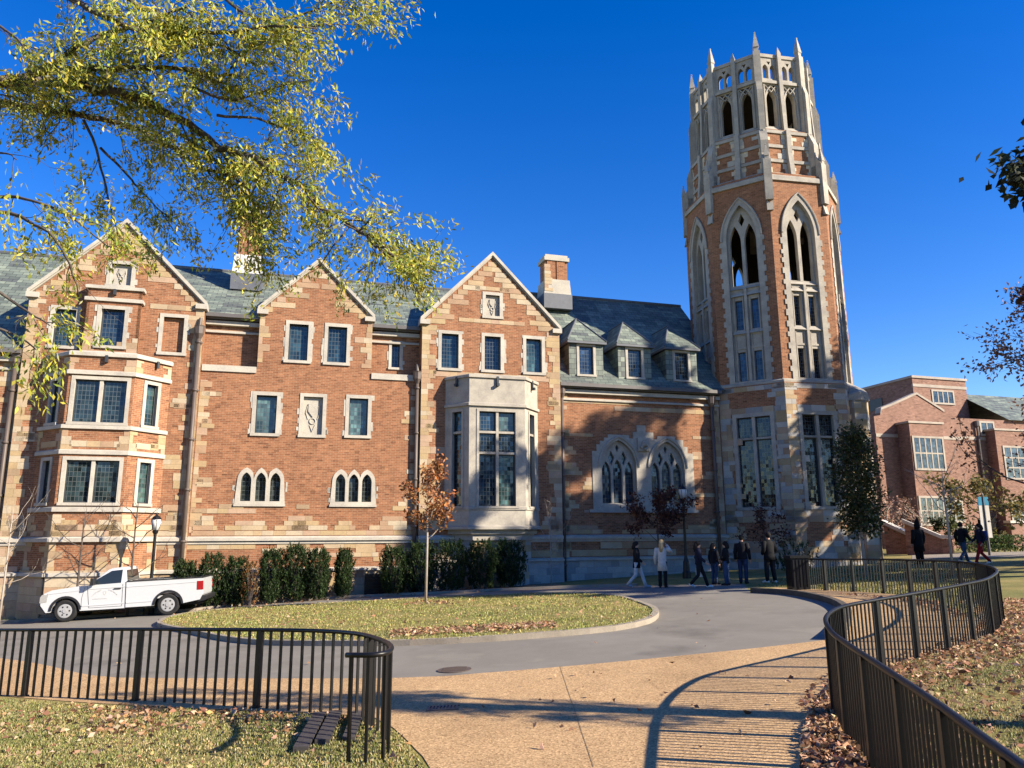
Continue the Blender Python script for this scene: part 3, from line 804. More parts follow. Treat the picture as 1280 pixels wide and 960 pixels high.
# ---- drainpipes with hopper heads
for (x, y, zb, zt) in [(-14.14, Y1 - .16, -.9, 10.7), (-4.62, YM - .16, -.3, 9.25), (2.55, YW - .16, 0, 8.95), (10.8, YW - .18, .4, 8.8), (-21.0, YM - .15, -1.2, 9.1)]:
    p = MB(); p.tube([(x, y, zb), (x, y, zt)], .085, 10)
    for z in np.arange(zb + .8, zt, 2.1): p.tube([(x, y, z), (x, y, z + .1)], .115, 10); p.box(x - .16, x + .16, y + .03, y + .1, z + .02, z + .08)
    o = p.build('drainpipe', 'pipe', HALL, True)
    h = MB(); h.tube([(x, y, zt - .1), (x, y, zt + .12), (x, y, zt + .42), (x, y, zt + .48)], [.09, .19, .21, .23], 8); h.tube([(x, y, zt + .45), (x, y + .1, zt + .85)], .07, 8)
    h.build('hopper_head', 'pipe', o)

# ---- flat wall windows
I4 = lambda y: Tm((0, y, 0))
for (a, c, z0, z1, y) in [(-19.79, -18.98, 9.99, 11.55, Y1), (-10.44, -9.6, 9.98, 11.66, YM), (-8.73, -7.88, 9.98, 11.66, YM), (-11.66, -10.79, 6.65, 8.33, YM), (-7.66, -6.82, 6.68, 8.37, YM),
                          (-3.52, -2.7, 9.96, 11.63, Y1), (-1.43, -.63, 9.98, 11.64, Y1), (.65, 1.45, 9.98, 11.65, Y1)]:
    window(HALL, I4(y), a + .002, c - .002, z0, z1)
window(HALL, I4(YR), -5.76, -5.36, 10.02, 11.18, sur=.13)
# blind window, carved panel, niches
for (a, c, z0, z1, y) in [(-15.62, -14.8, 9.97, 11.52, Y1), (-9.66, -8.82, 6.65, 8.35, YM), (-1.38, -.68, 12.66, 13.72, Y1), (-17.85, -17.05, 12.78, 13.72, Y1)]:
    b = MB(LIME); b.box(a - .16, a, y - .03, y + .2, z0, z1); b.box(c, c + .16, y - .03, y + .2, z0, z1); b.box(a - .16, c + .16, y - .032, y + .2, z1, z1 + .15); b.box(a - .18, c + .18, y - .07, y + .2, z0 - .13, z0)
    for k in range(6):
        s = random.choice((-1, 1)); zz = random.uniform(z0, z1 - .25); xe = a - .16 if s < 0 else c + .16
        b.box(xe, xe + s * random.uniform(.05, .13), y - .018, y + .05, zz, zz + random.uniform(.15, .3))
    b.build('blind_window_surround', 'lime', HALL)
for (a, c, z0, z1, y) in [(-9.66, -8.82, 6.65, 8.35, YM), (-1.38, -.68, 12.66, 13.72, Y1), (-17.85, -17.05, 12.78, 13.72, Y1)]:
    b = MB(tuple(v * .95 for v in LIME)); b.box(a, c, y + .13, y + .22, z0, z1)
    cx = (a + c) / 2; k = (z1 - z0) / 1.7
    # low relief: a shield above a ring and a pointed pendant
    b.plate([(cx - .2 * k, z0 + 1.05 * k), (cx, z0 + .8 * k), (cx + .2 * k, z0 + 1.05 * k), (cx + .2 * k, z0 + 1.4 * k), (cx - .2 * k, z0 + 1.4 * k)], [], y + .08, y + .14)
    pts = [(cx + .13 * k * math.cos(t), y + .11, z0 + .62 * k + .13 * k * math.sin(t)) for t in np.linspace(0, 2 * math.pi, 13)]
    b.tube(pts, .025, 5, cap=False)
    b.tube([(cx - .12 * k, y + .12, z0 + .45 * k), (cx, y + .11, z0 + .15 * k), (cx + .12 * k, y + .12, z0 + .45 * k)], .022, 5)
    for s in (-1, 1): b.tube([(cx + s * .2 * k, y + .12, z0 + .7 * k), (cx + s * .3 * k, y + .11, z0 + 1.0 * k), (cx + s * .24 * k, y + .12, z0 + 1.3 * k)], .022, 5)
    b.build('carved_panel', 'lime', HALL)

# ---- triple lancet windows
for cx, p in LANC:
    s = MB(LIME); s.X = I4(YM)
    lights = [arch(cx + k * p, .42, 3.72, 4.58, .36) for k in (-1, 0, 1)]
    s.plate(lanc_outline(cx, p, .06), lights, -.035, .2)
    s.box(cx - p - .45, cx + p + .45, -.08, .2, 3.5, 3.6)
    for k in range(5):
        sg = random.choice((-1, 1)); zz = random.uniform(3.6, 4.5); xe = cx + sg * (p + .43)
        s.box(xe, xe + sg * random.uniform(.05, .12), -.018, .05, zz, zz + .2)
    o = s.build('lancet_window', 'lime', HALL)
    g = MB((.02, .025, .025)); fr = MB()
    for k in (-1, 0, 1):
        g.box(cx + k * p - .24, cx + k * p + .24, .16, .18, 3.65, 5.0)
    g.build('pane', 'glass', o)

# ---- the twin traceried windows of the wing
s = MB(LIME); s.X = I4(YW)
TW = [(5.54, 1.86), (8.2, 1.87)]
def tw_h(x):
    h = 0
    for cx, w_ in TW:
        d = abs(x - cx)
        if d < w_ / 2 + .48: h = max(h, 5.55 + 1.62 * math.sqrt(max(0, 1 - (d / (w_ / 2 + .55)) ** 2)))
    if abs(x - 6.87) < .95: h = max(h, 7.05 + (.28 if abs(x - 6.87) < .5 else 0) + (.3 if abs(x - 6.87) < .28 else 0))
    return max(h, 5.5)
xs = [4.12]
while xs[-1] < 9.5: xs.append(xs[-1] + random.uniform(.17, .3))
top = []
for i in range(len(xs) - 1):
    h = round(tw_h((xs[i] + xs[i + 1]) / 2) / .17) * .17
    top += [(xs[i], h), (xs[i + 1] - 1e-4, h)]
out = [(4.12, 3.42), (xs[-1] - 1e-4, 3.42)] + list(reversed(top))
lights = [arch(cx, w_, 3.72, 5.55, 1.32, 10) for cx, w_ in TW]
s.plate(out, lights, -.05, .35)
s.box(3.9, 9.75, -.12, .3, 3.3, 3.45)
# hood moulds and carved boss between them
for cx, w_ in TW:
    a = arch(cx, w_ + .3, 3.7, 5.55, 1.5, 10)[2:]
    s.tube([(q[0], -.07, q[1]) for q in a], .06, 6)
s.box(6.55, 7.2, -.16, .1, 6.35, 7.0); s.tube([(6.7, -.2, 6.5), (6.87, -.26, 6.8), (7.05, -.2, 6.55), (6.87, -.22, 6.4)], .09, 6); s.ball((6.87, -.2, 6.7), .16, 8, 6)
o = s.build('traceried_window', 'tlime', HALL)
tr = MB(LIME); tr.X = I4(YW)
for cx, w_ in TW:
    lw = w_ / 3
    hol = [arch(cx + k * lw, lw - .13, 3.76, 5.2 + (.1 if k == 0 else 0), .62) for k in (-1, 0, 1)]
    hol += [[(cx + k * .33, 5.62), (cx + k * .33 + .17, 6.0), (cx + k * .33 , 6.36), (cx + k * .33 - .17, 6.0)] for k in (-1, 1)]
    hol += [[(cx, 6.28), (cx + .1, 6.5), (cx, 6.68), (cx - .1, 6.5)]]
    tr.plate(arch(cx, w_ + .04, 3.7, 5.55, 1.34, 10), hol, .16, .3)
tr.build('tracery', 'tlime', o)
g = MB((.02, .035, .055)); g.X = I4(YW)
for cx, w_ in TW: g.box(cx - w_ / 2, cx + w_ / 2, .31, .33, 3.6, 6.9)
g.build('pane', 'glass', o)

# ---- canted bays
def facet(x0, y0, x1, y1):
    """local frame of a vertical facet running from (x0,y0) to (x1,y1), outside on its -y side"""
    a = math.atan2(y1 - y0, x1 - x0); return Tm((x0, y0, 0)) @ Matrix.Rotation(a, 4, 'Z'), math.hypot(x1 - x0, y1 - y0)

def poly_band(b, pts, z0, z1, out, col=None, slope=0):
    """horizontal moulding following a run of facets, mitred by pushing the corners outward"""
    P = [Vector((p[0], p[1], 0)) for p in pts]; Q = []
    for i, p in enumerate(P):
        ns = []
        for j in (i - 1, i):
            if 0 <= j < len(P) - 1:
                d = (P[j + 1] - P[j]).normalized(); ns.append(Vector((d.y, -d.x, 0)))
        n = sum(ns, Vector((0, 0, 0))).normalized(); k = 1 / max(.3, n.dot(ns[0])); Q.append(p + n * out * k)
    n = len(P)
    for i in range(n - 1):
        a, c, d, e = P[i], P[i + 1], Q[i + 1], Q[i]
        vs = [(a.x, a.y, z0), (c.x, c.y, z0), (d.x, d.y, z0), (e.x, e.y, z0), (a.x, a.y, z1 + slope), (c.x, c.y, z1 + slope), (d.x, d.y, z1), (e.x, e.y, z1)]
        b.add(vs, [(0, 1, 2, 3), (7, 6, 5, 4), (3, 2, 6, 7), (0, 3, 7, 4), (1, 5, 6, 2)], col)

# left bay: brick with stone bands
PB = [(-19.85, Y1), (-18.7, -1.45), (-16.3, -1.45), (-15.15, Y1)]
bay = MB(); bs = MB(); bst = MB(LIME)
root = None
wins = []
for i in range(3):
    X, ln = facet(*PB[i], *PB[i + 1]); bay.X = X; bs.X = X
    c = ln / 2
    if i == 1: hw, nl = .94, 2
    else: hw, nl = .26, 1
    hol = [rect(c - hw, c + hw, 6.69, 8.4), rect(c - hw, c + hw, 3.55, 5.19)]
    bay.plate([(0, GB), (ln, GB), (ln, 9.38), (0, 9.38)], hol, 0, .3)
    wins += [(X, c - hw + .002, c + hw - .002, 6.69, 8.4, nl), (X, c - hw + .002, c + hw - .002, 3.55, 5.19, nl)]
    quoins(bs, 0, 0, -1.6, 3.1, 1, .2, .5); quoins(bs, ln, 0, -1.6, 3.1, -1, .2, .5)
    for z0, z1 in ((5.6, 6.4), (8.75, 9.3)): quoins(bs, 0, 0, z0, z1, 1, .15, .4); quoins(bs, ln, 0, z0, z1, -1, .15, .45)
    course(bs, .3, ln - .3, 0, 5.72, .24); course(bs, .2, ln - .2, 0, 2.5, .22, gap=.3); course(bs, 0, ln, 0, 2.28, .2)
    if i == 1: cluster(bs, .2, 1.1, 0, -.4, 5); cluster(bs, 1.3, 2.2, 0, .9, 3); cluster(bs, .1, .9, 0, 2.5, 3); cluster(bs, 1.5, 2.3, 0, 2.5, 2)
    for z in np.arange(-1.7, .78, .3): course(bs, 0, ln, -.1, z, .3, TAN, .02, .4, 1)
top = MB((.3, .3, .3)); bay.X = Matrix.Identity(4)
bay.add([(p[0], p[1], 9.36) for p in PB], [(0, 1, 2, 3)])
for z0, z1, o_, sl in ((3.2, 3.36, .1, .03), (5.42, 5.56, .07, .05), (6.42, 6.56, .1, .03), (8.6, 8.74, .1, .05), (9.36, 9.5, .1, .06), (2.06, 2.2, .14, .06), (.78, .9, .2, .05)): poly_band(bst, PB, z0, z1, o_, LIME, sl)
BAY1 = bay.build('bay_window', 'brick', HALL); bs.build('sandstone_dressing', 'sand', BAY1); bst.build('moulding', 'lime', BAY1)
for (X, a, c, z0, z1, nl) in wins: window(BAY1, X, a, c, z0, z1, nl, sur=.14, tooth=False, single=True, gcol=random.choice([(.03, .06, .055), (.02, .035, .04)]), dep=.16)
for X_, ln in [facet(*PB[1], *PB[2]), facet(*PB[2], *PB[3])]:
    d = MB(); d.X = X_; d.box(ln * .55 - .05, ln * .55 + .05, -.16, 0, 9.12, 9.4); d.build('spout', 'frame', BAY1)
# shallow bay above it
PU = [(-18.55, Y1), (-18.55, -.6), (-16.5, -.6), (-16.5, Y1)]
ub = MB()
X, ln = facet(*PU[1], *PU[2]); ub.X = X; ub.plate([(0, 9.4), (ln, 9.4), (ln, 12.45), (0, 12.45)], [rect(ln / 2 - .45, ln / 2 + .45, 10.02, 11.6)], 0, .2)
for k in (0, 2):
    X2, l2 = facet(*PU[k], *PU[k + 1]); ub.X = X2; ub.plate(rect(0, l2, 9.4, 12.45), [], 0, .1)
ub.X = Matrix.Identity(4); ub.box(-18.5, -16.6, -.5, Y1, 12.3, 12.4)
UB = ub.build('upper_bay', 'brick', HALL)
um = MB(LIME)
for z0, z1, o_ in ((11.92, 12.06, .09), (12.45, 12.58, .1), (9.62, 9.74, .05)): poly_band(um, PU, z0, z1, o_, LIME, .04)
um.build('moulding', 'lime', UB)
window(UB, X, ln / 2 - .448, ln / 2 + .448, 10.02, 11.6, single=True, sur=.15, gcol=(.015, .03, .05))
us = MB(); us.X = X; quoins(us, 0, 0, 9.75, 10.6, 1, .2, .5); quoins(us, ln, 0, 9.75, 10.4, -1, .2, .6); us.build('sandstone_dressing', 'sand', UB)
d = MB(); d.box(-17.57, -17.47, -.78, -.55, 12.2, 12.44); d.build('spout', 'frame', UB)

# gable three's tall limestone bay
PB = [(-3.3, Y1), (-2.4, -1.3), (.25, -1.3), (1.2, Y1)]
bay = MB(LIME); bm_ = MB(LIME); wins = []
for i in range(3):
    X, ln = facet(*PB[i], *PB[i + 1]); bay.X = X; c = ln / 2
    hw = .86 if i == 1 else .27
    bay.plate([(0, 2.5), (ln, 2.5), (ln, 9.38), (0, 9.38)], [rect(c - hw, c + hw, 3.52, 7.8)], 0, .35)
    wins.append((X, c - hw + .002, c + hw - .002, 2 if i == 1 else 1))
bay.X = Matrix.Identity(4); bay.add([(p[0], p[1], 9.36) for p in PB], [(0, 1, 2, 3)]); bay.add([(p[0], p[1], 2.5) for p in PB], [(3, 2, 1, 0)])
BAY3 = bay.build('bay_window', 'tlime', HALL)
for z0, z1, o_, sl in ((2.5, 2.62, .12, .05), (8.04, 8.16, .1, .05), (9.36, 9.48, .08, .05), (3.36, 3.48, .05, .03)): poly_band(bm_, PB, z0, z1, o_, LIME, sl)
shr = [(p[0] * .93 - .04, p[1] + .12 if p[1] < -.5 else p[1]) for p in PB]
poly_band(bm_, shr, 2.3, 2.5, .02, LIME); shr2 = [(p[0] * .86 - .08, p[1] + .25 if p[1] < -.5 else p[1]) for p in PB]; poly_band(bm_, shr2, 2.02, 2.3, .02, LIME)
bm_.build('moulding', 'tlime', BAY3)
for (X, a, c, nl) in wins: window(BAY3, X, a, c, 3.52, 7.8, nl, trans=(5.9, 6.85) if nl == 2 else (6.85,), sur=.12, tooth=False, single=True, stone='tlime', gcol=None, dep=.2, mull=.12)
ub = MB(); 
for z in np.arange(-.9, 2.0, .3):
    for i in range(3):
        X, ln = facet(*shr2[i], *shr2[i + 1]); ub.X = X; course(ub, 0, ln, .12, z, .3, GREY + TAN[:3], .02, .4, .9)
ub.build('base_stone', 'sand', BAY3)
for i in range(3):
    X_, ln = facet(*PB[i], *PB[i + 1]); d = MB(); d.X = X_; d.box(ln * .5 - .06, ln * .5 + .06, -.2, 0, 8.98, 9.1); d.box(ln * .5 - .05, ln * .5 + .05, -.1, .0, 9.1, 9.44); d.build('spout', 'frame', BAY3)

# ---- dormers on the wing roof
for (x0, x1) in [(3.06, 4.89), (5.72, 7.56), (8.42, 10.2)]:
    cx = (x0 + x1) / 2; yf = .25
    ck = MB()
    ck.plate(rect(x0, x1, 9.95, 11.85), [rect(cx - .5, cx + .5, 10.1, 11.75)], yf, yf + .12)
    for xx in (x0, x1 - .1): ck.plate([(0, 0)] and rect(xx, xx + .1, 9.95, 11.85), [], yf + .12, 3.6)
    D = ck.build('dormer', 'slate', HALL)
    rf = MB(); ov = .14; za = 13.4; ya = yf + 1.3; e = 11.83
    rf.add([(x0 - ov, yf - .2, e), (x1 + ov, yf - .2, e), (cx, ya, za)], [(0, 1, 2)])
    rf.add([(x0 - ov, yf - .2, e), (cx, ya, za), (cx, 5, za), (x0 - ov, 5, e)], [(0, 1, 2, 3)]); rf.add([(x1 + ov, yf - .2, e), (x1 + ov, 5, e), (cx, 5, za), (cx, ya, za)], [(0, 1, 2, 3)])
    rf.build('dormer_roof', 'slate', D)
    f = MB()
    f.box(x0 - ov, x1 + ov, yf - .2, yf, e - .12, e - .01); f.box(x0 - ov, x0, yf, 3, e - .12, e - .01); f.box(x1, x1 + ov, yf, 3, e - .12, e - .01)
    for s in (-1, 1): f.tube([(cx + s * ((x1 - x0) / 2 + ov), yf - .2, e + .03), (cx, ya, za + .02)], .04, 5)
    f.tube([(cx, ya, za + .02), (cx, 4, za + .02)], .04, 5)
    f.build('dormer_eave', 'lead', D)
    window(D, Tm((0, yf, 0)), cx - .38, cx + .38, 10.14, 11.6, sur=.13, tooth=False, single=True, gcol=random.choice([(.03, .05, .10), (.025, .045, .085), (.015, .02, .02)]), dep=.12)

# ---- chimneys
def chimney(x0, x1, y, zb, zbase, zt, wh):
    c = MB(); c.box(x0 + .12, x1 - .12, y - .5, y + .5, zbase, zt)
    for k in range(2): 
        xx = x0 + .2 + k * (x1 - x0 - .4) / 2; c.box(xx, xx + (x1 - x0 - .55) / 2, y - .56, y + .4, zbase, zt - .3)
    O = c.build('chimney', 'brick', HALL)
    s = MB(LIME); s.plate([(x0 - .05, zb), (x1 + .05, zb), (x1 - .05, zbase + .02), (x0 + .05, zbase + .02)], [], y - .68, y + .68, (.68, .66, .62) if wh else None)
    s.box(x0 + .02, x1 - .02, y - .62, y + .62, zt - .32, zt - .1); s.box(x0 + .1, x1 - .1, y - .54, y + .54, zt - .1, zt + .05)
    if not wh:
        for k in range(8): s.box(x0 - .01, x0 + random.uniform(.2, .5), y - .7, y - .5, zb + .3 + k * .2, zb + .3 + k * .2 + .19, rc()); 
    s.build('chimney_stonework', 'lime' if wh else 'sand', O)
    l = MB(); l.box(x0 - .07, x1 + .07, y - .73, y + .6, zb - .7, zb + .16); l.build('flashing', 'lead', O)
chimney(-13.3, -11.97, 3.9, 14.8, 15.9, 18.5, True)
chimney(3.2, 4.75, 5.0, 15.5, 16.5, 18.0, False)
# ---- cellar areaway with a louvred grille and its pier
a = MB(); a.box(-6.75, -5.35, -.32, -.2, -1.3, .62); 
for k in range(13): a.box(-6.75, -5.45, -.36, -.3, -1.2 + k * .14, -1.12 + k * .14)
a.build('cellar_grille', 'iron', HALL)
a = MB(); a.box(-5.42, -5.02, -1.15, -.15, -1.5, .75, rc()); a.box(-5.46, -4.98, -1.2, -.15, .75, .87, LIME); a.build('areaway_pier', 'sand', HALL)
# ------------------------------------------------------------------ the octagonal tower
TC = Vector((14.54, 41.7, 0))
TOW = empty('octagonal_tower', TC, R(11), 'tall octagonal brick and limestone bell tower with a pinnacled open crown', 'tower')
AP = lambda s_: s_ / 2 / math.tan(R(22.5))
def F8(k, s_): return RZ(45 * k) @ Tm((0, -AP(s_), 0))
def vert(k, s_):
    r = s_ / 2 / math.sin(R(22.5)); a = R(-90 + 22.5 + 45 * k); return r * math.cos(a), r * math.sin(a), R(22.5 + 45 * k)
S0, S1, S2, S3 = 3.36, 3.25, 2.85, 2.6
KS = range(-3, 5)

# lower stage: blocks of stone with brick panels and tall windows
w = MB(); st = MB(); lm = MB(LIME)
for k in KS:
    X = F8(k, S0); w.X = X; st.X = X; lm.X = X; h = S0 / 2
    vis = k in (-2, -1, 0, 1)
    hol = [rect(-.86, .86, 3.55, 8.1)] if k in (-1, 0) else []
    w.plate(rect(-h, h, GB, 9.75), hol, 0, .35)
    if vis:
        pal = TAN + GREY
        quoins(st, -h, 0, .4, 9.7, 1, .45, .72, pal); quoins(st, h, 0, .4, 9.7, -1, .45, .72, pal)
        course(st, -h, h, 0, 9.45, .24, pal); course(st, -h + .6, h - .6, 0, 8.3, .3, pal)
        for z in (3.1, 2.8, 1.05, .75): course(st, -h, h, 0, z, .3, pal)
        cluster(st, -h + .4, h - .4, 0, 1.35, 2, pal, .28); cluster(st, .2, h, 0, 1.9, 3, pal, .28)
        for z in np.arange(-.9, .75, .3): course(st, -h - .05, h + .05, -.08, z, .3, GREY, .02, .5, 1.1)
        ledge(lm, -h - .05, h + .05, 0, .74, .18, .16); ledge(lm, -h - .04, h + .04, 0, 3.22, .2, .12)
W0 = w.build('lower_wall', 'brick', TOW); st.build('sandstone_dressing', 'sand', TOW)
for k in (-1, 0):
    window(TOW, F8(k, S0), -.858, .858, 3.56, 8.1, 2, 'tlime', (7.0,), sur=.2, dep=.22, mull=.16, gcol=(.010, .013, .014), name='tall_window')

# shaft
w = MB(); st = MB()
for k in KS:
    X = F8(k, S1); w.X = X; st.X = X; h = S1 / 2
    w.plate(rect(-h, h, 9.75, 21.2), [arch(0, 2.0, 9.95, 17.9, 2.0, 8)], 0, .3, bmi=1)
    z = 21.0
    ledge(lm if False else st, -h - .06, h + .06, 0, 9.72, .24, .12, LIME)
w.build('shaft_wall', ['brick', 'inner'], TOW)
st.build('string_course', 'tlime', TOW)
for k in KS:
    X = F8(k, S1)
    s = MB(LIME); s.X = X
    out = [(-1.1, 9.9), (1.1, 9.9)]
    a = arch(0, 2.2, 9.9, 17.8, 2.35, 10)[2:]
    # toothed edges of the surround
    side = []
    z = 10.0; f = 0
    while z < 17.6:
        hh = random.uniform(.22, .34); x = 1.1 + (.11 if f else 0); side += [(x, z), (x, min(z + hh, 17.7))]; z += hh; f = 1 - f
    out = [(-1.1, 9.9), (1.1, 9.9)] + side + a + [(-q[0], q[1]) for q in reversed(side)]
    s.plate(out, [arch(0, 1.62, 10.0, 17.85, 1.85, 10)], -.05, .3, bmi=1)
    s.plate(rect(-.85, .85, 9.9, 15.1), [rect(c - .2, c + .2, z0, z1) for c in (-.42, .42) for z0, z1 in ((9.98, 11.6), (12.8, 14.42))], .14, .5, bmi=1)
    for z in (11.75, 12.5): s.box(-.8, .8, .1, .2, z, z + .1)
    for c in (-.42, .42): s.box(c - .27, c - .22, .09, .2, 10.05, 14.9); s.box(c + .22, c + .27, .09, .2, 10.05, 14.9)
    s.tube([(q[0], -.06, q[1]) for q in arch(0, 2.16, 9.9, 17.8, 2.3, 10)[2:]], .06, 6)
    for z in (12.68, 14.75): s.wedge(-.8, .8, .0, .15, z - .12, z + .12)
    s.box(-.07, .07, .0, .3, 10, 15.0)
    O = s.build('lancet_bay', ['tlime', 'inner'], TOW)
    t = MB(LIME); t.X = X
    hol = [arch(c, .62, 15.25, 17.6, 1.05, 8) for c in (-.4, .4)] + [[(0, 18.55), (.17, 18.9), (0, 19.3), (-.17, 18.9)]]
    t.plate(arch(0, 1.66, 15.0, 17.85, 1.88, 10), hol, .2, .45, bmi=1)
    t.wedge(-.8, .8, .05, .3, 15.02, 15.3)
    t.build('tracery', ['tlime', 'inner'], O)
    g = MB(); g.X = X
    for c in (-.42, .42):
        for z0, z1 in ((9.98, 11.6), (12.8, 14.42)): g.box(c - .24, c + .24, .3, .32, z0 - .05, z1 + .05, (.02, .05, .11) if k < 0 else (.012, .02, .03))
    g.build('pane', 'glass', O)
# floors and core so that the shaft is not an empty tube
c = MB()
def octo(b, s_, z0, z1, col=None):
    P = [(vert(k, s_)[0], vert(k, s_)[1]) for k in range(8)]
    b.add([(x, y, z0) for x, y in P] + [(x, y, z1) for x, y in P], [tuple(reversed(range(8))), tuple(range(8, 16))] + [(i, (i + 1) % 8, (i + 1) % 8 + 8, i + 8) for i in range(8)], col)
octo(c, S1 - .3, 14.5, 14.9); octo(c, S1 - .3, 21.0, 21.3); octo(c, S0 - .3, 9.4, 9.7); octo(c, S3 - .05, 23.7, 23.95); octo(c, S3 - .05, 26.95, 27.15)
c.build('floor_slab', 'inner', TOW)

# offset stage with chequered panels
w = MB(); st = MB(); lm2 = MB(LIME)
for k in KS:
    X = F8(k, S2); w.X = X; st.X = X; lm2.X = X; h = S2 / 2
    w.plate(rect(-h, h, 20.9, 24.05), [], 0, .25)
    X1 = F8(k, S1); lm2.X = X1; lm2.box(-S1 / 2 - .05, S1 / 2 + .05, -.1, .3, 20.75, 21.0); lm2.wedge(-S1 / 2, S1 / 2, -.1, .42, 21.0, 21.45); lm2.X = X
    for r in range(3):
        z = 21.45 + r * .86
        lm2.box(-h, h, -.07, .1, z + .62, z + .8, LIME); lm2.wedge(-h, h, -.07, .05, z + .8, z + .87, LIME)
        for sx in (-1, 1):
            quoins(st, sx * .12, 0, z, z + .62, sx, .15, .32, [LIME, (.66, .55, .38), (.62, .52, .38)]); quoins(st, sx * h, 0, z, z + .62, -sx, .2, .42, [LIME, (.66, .55, .38)])
    lm2.box(-.13, .13, -.2, .1, 21.3, 24.0); lm2.wedge(-.13, .13, -.34, -.2, 21.3, 22.6); lm2.box(-.13, .13, -.34, -.1, 21.0, 21.3)
w.build('panel_stage', 'brick', TOW); st.build('sandstone_dressing', 'sand', TOW); lm2.build('panel_stage_moulding', 'tlime', TOW)

# open belfry and pierced parapet, all limestone
for k in KS:
    X = F8(k, S3); s = MB(LIME); s.X = X; h = S3 / 2
    hol = []
    for c in (-.58, .58):
        hol.append(arch(c, .58, 24.4, 26.0, .68, 7))
        hol.append([(c - .3, 26.75), (c - .06, 26.58), (c, 26.72), (c - .02, 26.92), (c - .3, 26.95)]); hol.append([(c + .3, 26.75), (c + .3, 26.95), (c + .02, 26.92), (c, 26.72), (c + .06, 26.58)])
    for c in (-.58, .58):
        for d in (-.22, .22): hol.append(arch(c + d, .32, 27.35, 27.95, .28, 5))
        hol.append([(c, 28.2), (c + .12, 28.42), (c - .12, 28.42)])
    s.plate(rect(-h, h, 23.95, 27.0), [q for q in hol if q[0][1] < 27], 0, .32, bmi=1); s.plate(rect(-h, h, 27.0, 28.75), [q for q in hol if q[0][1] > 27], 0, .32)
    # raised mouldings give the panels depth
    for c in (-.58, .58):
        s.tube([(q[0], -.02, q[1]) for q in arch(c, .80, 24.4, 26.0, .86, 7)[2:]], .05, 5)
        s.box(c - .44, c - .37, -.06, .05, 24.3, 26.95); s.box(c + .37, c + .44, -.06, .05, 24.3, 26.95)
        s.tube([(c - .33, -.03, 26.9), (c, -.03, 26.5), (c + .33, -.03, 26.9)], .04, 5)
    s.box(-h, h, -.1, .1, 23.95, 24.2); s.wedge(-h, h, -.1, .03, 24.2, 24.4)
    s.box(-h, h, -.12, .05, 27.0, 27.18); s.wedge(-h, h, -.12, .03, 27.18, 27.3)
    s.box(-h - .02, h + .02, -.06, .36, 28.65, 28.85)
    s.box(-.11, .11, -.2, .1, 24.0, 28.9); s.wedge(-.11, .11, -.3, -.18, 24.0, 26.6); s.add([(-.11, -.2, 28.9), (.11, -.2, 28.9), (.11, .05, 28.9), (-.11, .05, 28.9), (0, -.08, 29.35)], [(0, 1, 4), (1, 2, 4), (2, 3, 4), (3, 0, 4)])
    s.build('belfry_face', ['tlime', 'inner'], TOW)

# corner buttresses stepping in, each with its pinnacles
def pin(b, x, y, z, r, h):
    b.tube([(x, y, z), (x, y, z + h * .18), (x, y, z + h * .22), (x, y, z + h * .92), (x, y, z + h * .95), (x, y, z + h)], [r * .9, r * .9, r * 1.15, r * .22, r * .35, .01], 4)
    for q in (.4, .6): b.tube([(x, y, z + h * q), (x, y, z + h * (q + .06))], [r * (1.0 - q * .55), r * (.95 - q * .6)], 4)
for k in range(8):
    b = MB(LIME)
    x, y, a = vert(k, S3); Xb = Tm((x, y, 0)) @ Matrix.Rotation(a, 4, 'Z'); b.X = Xb
    b.box(-.19, .19, -.19, .3, 23.6, 28.9)
    b.box(-.15, .15, -.36, -.1, 23.2, 26.4); b.wedge(-.15, .15, -.36, -.17, 26.4, 27.1)
    pin(b, 0, 0, 28.9, .2, 1.3)
    x2, y2, a2 = vert(k, S2); b.X = Tm((x2, y2, 0)) @ Matrix.Rotation(a2, 4, 'Z')
    b.box(-.2, .2, -.3, .35, 19.9, 23.2); b.wedge(-.2, .2, -.3, 0, 23.2, 24.0)
    x3, y3, a3 = vert(k, S1); b.X = Tm((x3, y3, 0)) @ Matrix.Rotation(a3, 4, 'Z')
    b.box(-.2, .2, -.12, .5, 19.6, 21.9); b.wedge(-.16, .16, -.1, .04, 19.0, 19.6); b.wedge(-.2, .2, -.12, .25, 21.9, 22.5)
    pin(b, 0, -.0, 21.9, .17, .95)
    b.build('corner_buttress', 'tlime', TOW)

# stair pier: a half-round turret of mixed blocks under a weathered cap, with a dark doorway at its foot
PC = Matrix.Translation((2.75, -2.8, 0)); PR = .9
p = MB(GREY[1]); ps = MB(); cap = MB(LIME)
pv = [(PR * math.cos(R(22.5 + 45 * k)), PR * math.sin(R(22.5 + 45 * k))) for k in range(8)]
for k in range(8):
    (xa, ya), (xb, yb) = pv[k], pv[(k + 1) % 8]
    X, ln = facet(xa, ya, xb, yb); p.X = PC @ X; ps.X = PC @ X
    door = (k == 6)
    p.plate([(0, GB), (ln, GB), (ln, 9.0), (0, 9.0)], [arch(ln / 2, .62, .55, 2.1, .45)] if door else [], 0, .2)
    for z in np.arange(.2, 9.0, .3):
        if not (door and z < 2.6): course(ps, 0, ln, 0, z, .3, TAN + GREY, .015, .35, .8)
    if door:
        for sx, d_ in ((0, 1), (ln, -1)): quoins(ps, sx, 0, .3, 2.5, d_, .06, .075, TAN)
P1 = p.build('stair_pier', 'sand', TOW); ps.build('sandstone_dressing', 'sand', P1)
cap.X = PC
cap.tube([(0, 0, 9.0), (0, 0, 9.18), (-.02, .05, 9.2), (-.6, .6, 10.6)], [PR * 1.09, PR * 1.09, PR * 1.0, .05], 8); cap.build('weathered_cap', 'tlime', P1)
